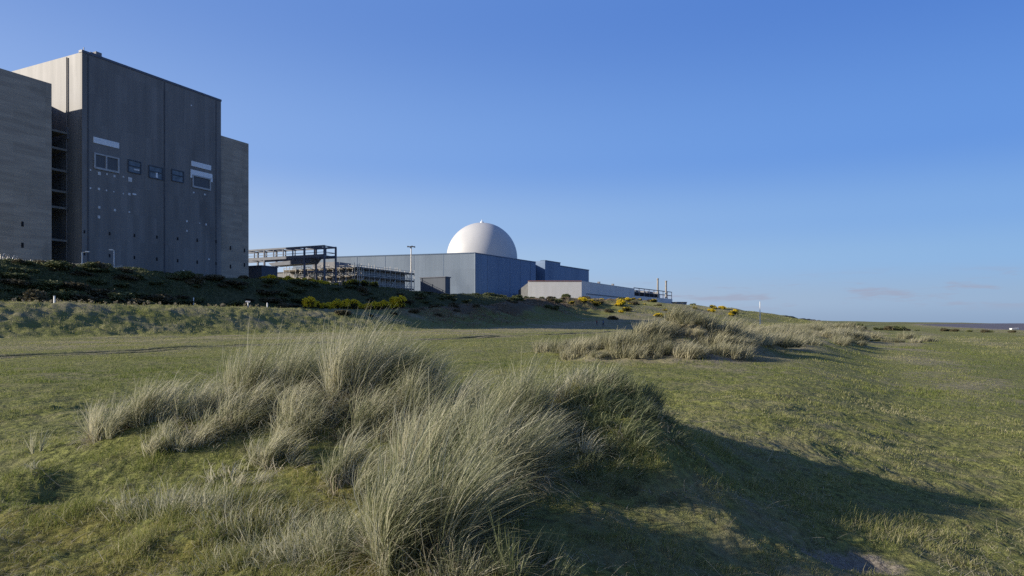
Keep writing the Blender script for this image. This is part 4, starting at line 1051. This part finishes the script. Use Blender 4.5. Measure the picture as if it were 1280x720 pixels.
# boat on the shingle
def boat():
    x, y = pxd(1268, 205); z = hz(x, y) + EYE
    root = thing('rowing_boat', 'small white boat lying on the shingle at the right edge', 'boat', (x, y, z))
    vs = []; n = 9
    for i in range(n):
        t = i / (n - 1); wd = .62 * math.sin(math.pi * min(.5 + t * .5, .985)) ** .7 if t > .0 else .62
        X = x - 1.1 + 2.4 * t; sh = .55 + .14 * t * t
        vs += [(X, y - wd, z + sh), (X, y - wd * .7, z + .14), (X, y, z + .02), (X, y + wd * .7, z + .14), (X, y + wd, z + sh)]
    fs = [(i * 5 + k, i * 5 + k + 1, i * 5 + k + 6, i * 5 + k + 5) for i in range(n - 1) for k in range(4)] + [(0, 1, 2, 3, 4)]
    o = MB().add(vs, fs).build('hull', M['white_paint'], root); o.modifiers.new('thick', 'SOLIDIFY').thickness = .05
    for t in (.3, .65): MB().obox((x - 1.1 + 2.4 * t, y - .5, z + .42), (.22, 0, 0), (0, 1.0, 0), (0, 0, .04)).build('thwart', M['board'], root)
boat()

# ------------------------------------------------------------------ two walkers
def person(px, D, jacket, label, hgt=1.72, face=1):
    x, y = pxd(px, D); z = hz(x, y) + EYE
    s = hgt / 1.75
    root = thing('person', label, 'person', (x, y, z))
    def skin(name, pts, edges, rad, mats, parent, split=None):
        me = bpy.data.meshes.new(name); me.from_pydata([(face * a * s, b * s, c * s) for a, b, c in pts], edges, []); me.update()
        o = bpy.data.objects.new(name, me); C.objects.link(o); o.parent = parent
        sk = o.modifiers.new('skin', 'SKIN')
        for i, r in enumerate(rad): me.skin_vertices[0].data[i].radius = (r * s, r * s)
        me.skin_vertices[0].data[0].use_root = True
        o.modifiers.new('sub', 'SUBSURF').levels = 1
        for q in mats: me.materials.append(M[q])
        return o
    # hip, spine, neck, head; legs mid-stride; arms
    pts = [(0, 0, .95), (0, 0, 1.15), (0, 0, 1.38), (0, 0, 1.5), (.02, 0, 1.6), (.02, 0, 1.72),
           (.02, -.1, .88), (.14, -.1, .5), (.16, -.1, .1), (.28, -.1, .05), (-.02, .1, .88), (-.10, .1, .5), (-.26, .1, .12), (-.14, .1, .04),
           (0, -.2, 1.38), (-.06, -.25, 1.1), (.06, -.25, .86), (0, .2, 1.38), (.08, .25, 1.1), (.24, .25, .9)]
    ed = [(0, 1), (1, 2), (2, 3), (3, 4), (4, 5), (0, 6), (6, 7), (7, 8), (8, 9), (0, 10), (10, 11), (11, 12), (12, 13), (2, 14), (14, 15), (15, 16), (2, 17), (17, 18), (18, 19)]
    rad = [.15, .14, .16, .06, .10, .08, .10, .075, .05, .045, .10, .075, .05, .045, .075, .055, .04, .075, .055, .04]
    skin('body', pts, ed, rad, ['trousers'], root)
    jp = [(0, 0, .90), (0, 0, 1.15), (0, 0, 1.40), (0, -.2, 1.39), (-.06, -.25, 1.1), (.04, -.25, .92), (0, .2, 1.39), (.08, .25, 1.1), (.21, .25, .95), (0, 0, 1.50)]
    skin('jacket', jp, [(0, 1), (1, 2), (2, 3), (3, 4), (4, 5), (2, 6), (6, 7), (7, 8), (2, 9)], [.19, .175, .19, .095, .075, .06, .095, .075, .06, .085], [jacket], root)
    skin('head', [(.02, 0, 1.56), (.03, 0, 1.70)], [(0, 1)], [.10, .09], ['skin'], root)
    skin('hair', [(.0, 0, 1.66), (.015, 0, 1.75)], [(0, 1)], [.105, .08], ['hair'], root)
person(746, 178, 'jacket_red', 'walker in a dark red jacket beyond the dune marram', 1.6)
person(754, 172, 'jacket_blue', 'walker in a blue jacket beyond the dune marram', 1.78)

# ------------------------------------------------------------------ light, sky, camera
SUN = Vector((-.985, -.17, 0)).normalized(); ELEV = math.radians(19.5)
S3 = Vector((SUN.x * math.cos(ELEV), SUN.y * math.cos(ELEV), math.sin(ELEV)))
sl = bpy.data.lights.new('sun', 'SUN'); sl.energy = 5.0; sl.angle = math.radians(.53); sl.color = (1, .91, .78)
so = bpy.data.objects.new('sun', sl); C.objects.link(so); so.location = (0, 0, 80)
so.rotation_euler = S3.to_track_quat('Z', 'Y').to_euler()

wd = bpy.data.worlds.new('World'); bpy.context.scene.world = wd; wd.use_nodes = True
t = wd.node_tree; bg = t.nodes['Background']
sky = node(t, 'ShaderNodeTexSky', sky_type='NISHITA'); sky.sun_disc = False
sky.sun_elevation = ELEV; sky.sun_rotation = math.atan2(S3.x, S3.y)
sky.altitude = 0; sky.air_density = 1.0; sky.dust_density = .3; sky.ozone_density = 3
tc = t.nodes.new('ShaderNodeTexCoord')
sx = t.nodes.new('ShaderNodeSeparateXYZ'); t.links.new(tc.outputs['Generated'], sx.inputs[0])
# clear-air colour by elevation, paler on the side of the sun
cr = node(t, 'ShaderNodeValToRGB'); cr.color_ramp.interpolation = 'EASE'
t.links.new(sx.outputs[2], cr.inputs[0])
el = cr.color_ramp.elements
stops = [(0, (.37, .43, .56)), (.03, (.44, .50, .63)), (.085, (.38, .52, .735)), (.14, (.31, .465, .75)), (.23, (.195, .356, .73)), (.42, (.119, .25, .63)), (.7, (.075, .135, .34)), (1, (.06, .10, .24))]
while len(el) < len(stops): el.new(.5)
for e, (p, c) in zip(el, stops): e.position = p; e.color = (*c, 1)
dt = t.nodes.new('ShaderNodeVectorMath'); dt.operation = 'DOT_PRODUCT'; t.links.new(tc.outputs['Generated'], dt.inputs[0]); dt.inputs[1].default_value = (SUN.x, SUN.y, 0)
cc = t.nodes.new('ShaderNodeCombineColor')
for q, k in enumerate((.75, .37, .09)):
    t.links.new(math_(t, 'MULTIPLY', math_(t, 'EXPONENT', math_(t, 'MULTIPLY', dt.outputs['Value'], k)), 10), cc.inputs[q])
clear = mixc(t, 1.0, cr.outputs[0], cc.outputs[0], 'MULTIPLY')
skycol = mixc(t, .90, sky.outputs[0], clear)
# thin cloud scraps low over the horizon to the right
cl = noise(t, 9, (1, 1, 7), 6, .62, vec=tc.outputs['Generated'])
cm = ramp(t, cl, .50, .64)
band = math_(t, 'MULTIPLY', ramp(t, sx.outputs[2], .012, .03), math_(t, 'SUBTRACT', 1.0, ramp(t, sx.outputs[2], .05, .075)))
azr = ramp(t, sx.outputs[0], .10, .25)
cm = math_(t, 'MULTIPLY', math_(t, 'MULTIPLY', cm, band), math_(t, 'MULTIPLY', azr, .55))
col = mixc(t, cm, skycol, (3.2, 3.3, 4.3))
t.links.new(col, bg.inputs[0]); bg.inputs[1].default_value = .081

cam = bpy.data.cameras.new('camera'); cam.lens = 24; cam.sensor_width = 36; cam.shift_y = 44 / 1280
cam.clip_start = .1; cam.clip_end = 60000
co = bpy.data.objects.new('camera', cam); C.objects.link(co); co.location = (0, 0, EYE); co.rotation_euler = (math.pi / 2, 0, 0)
S = bpy.context.scene; S.camera = co
S.view_settings.view_transform = 'Standard'; S.view_settings.look = 'None'; S.view_settings.exposure = .44
S.cycles.use_denoising = False; S.view_settings.gamma = 1
S.render.resolution_x, S.render.resolution_y = 1024, 576
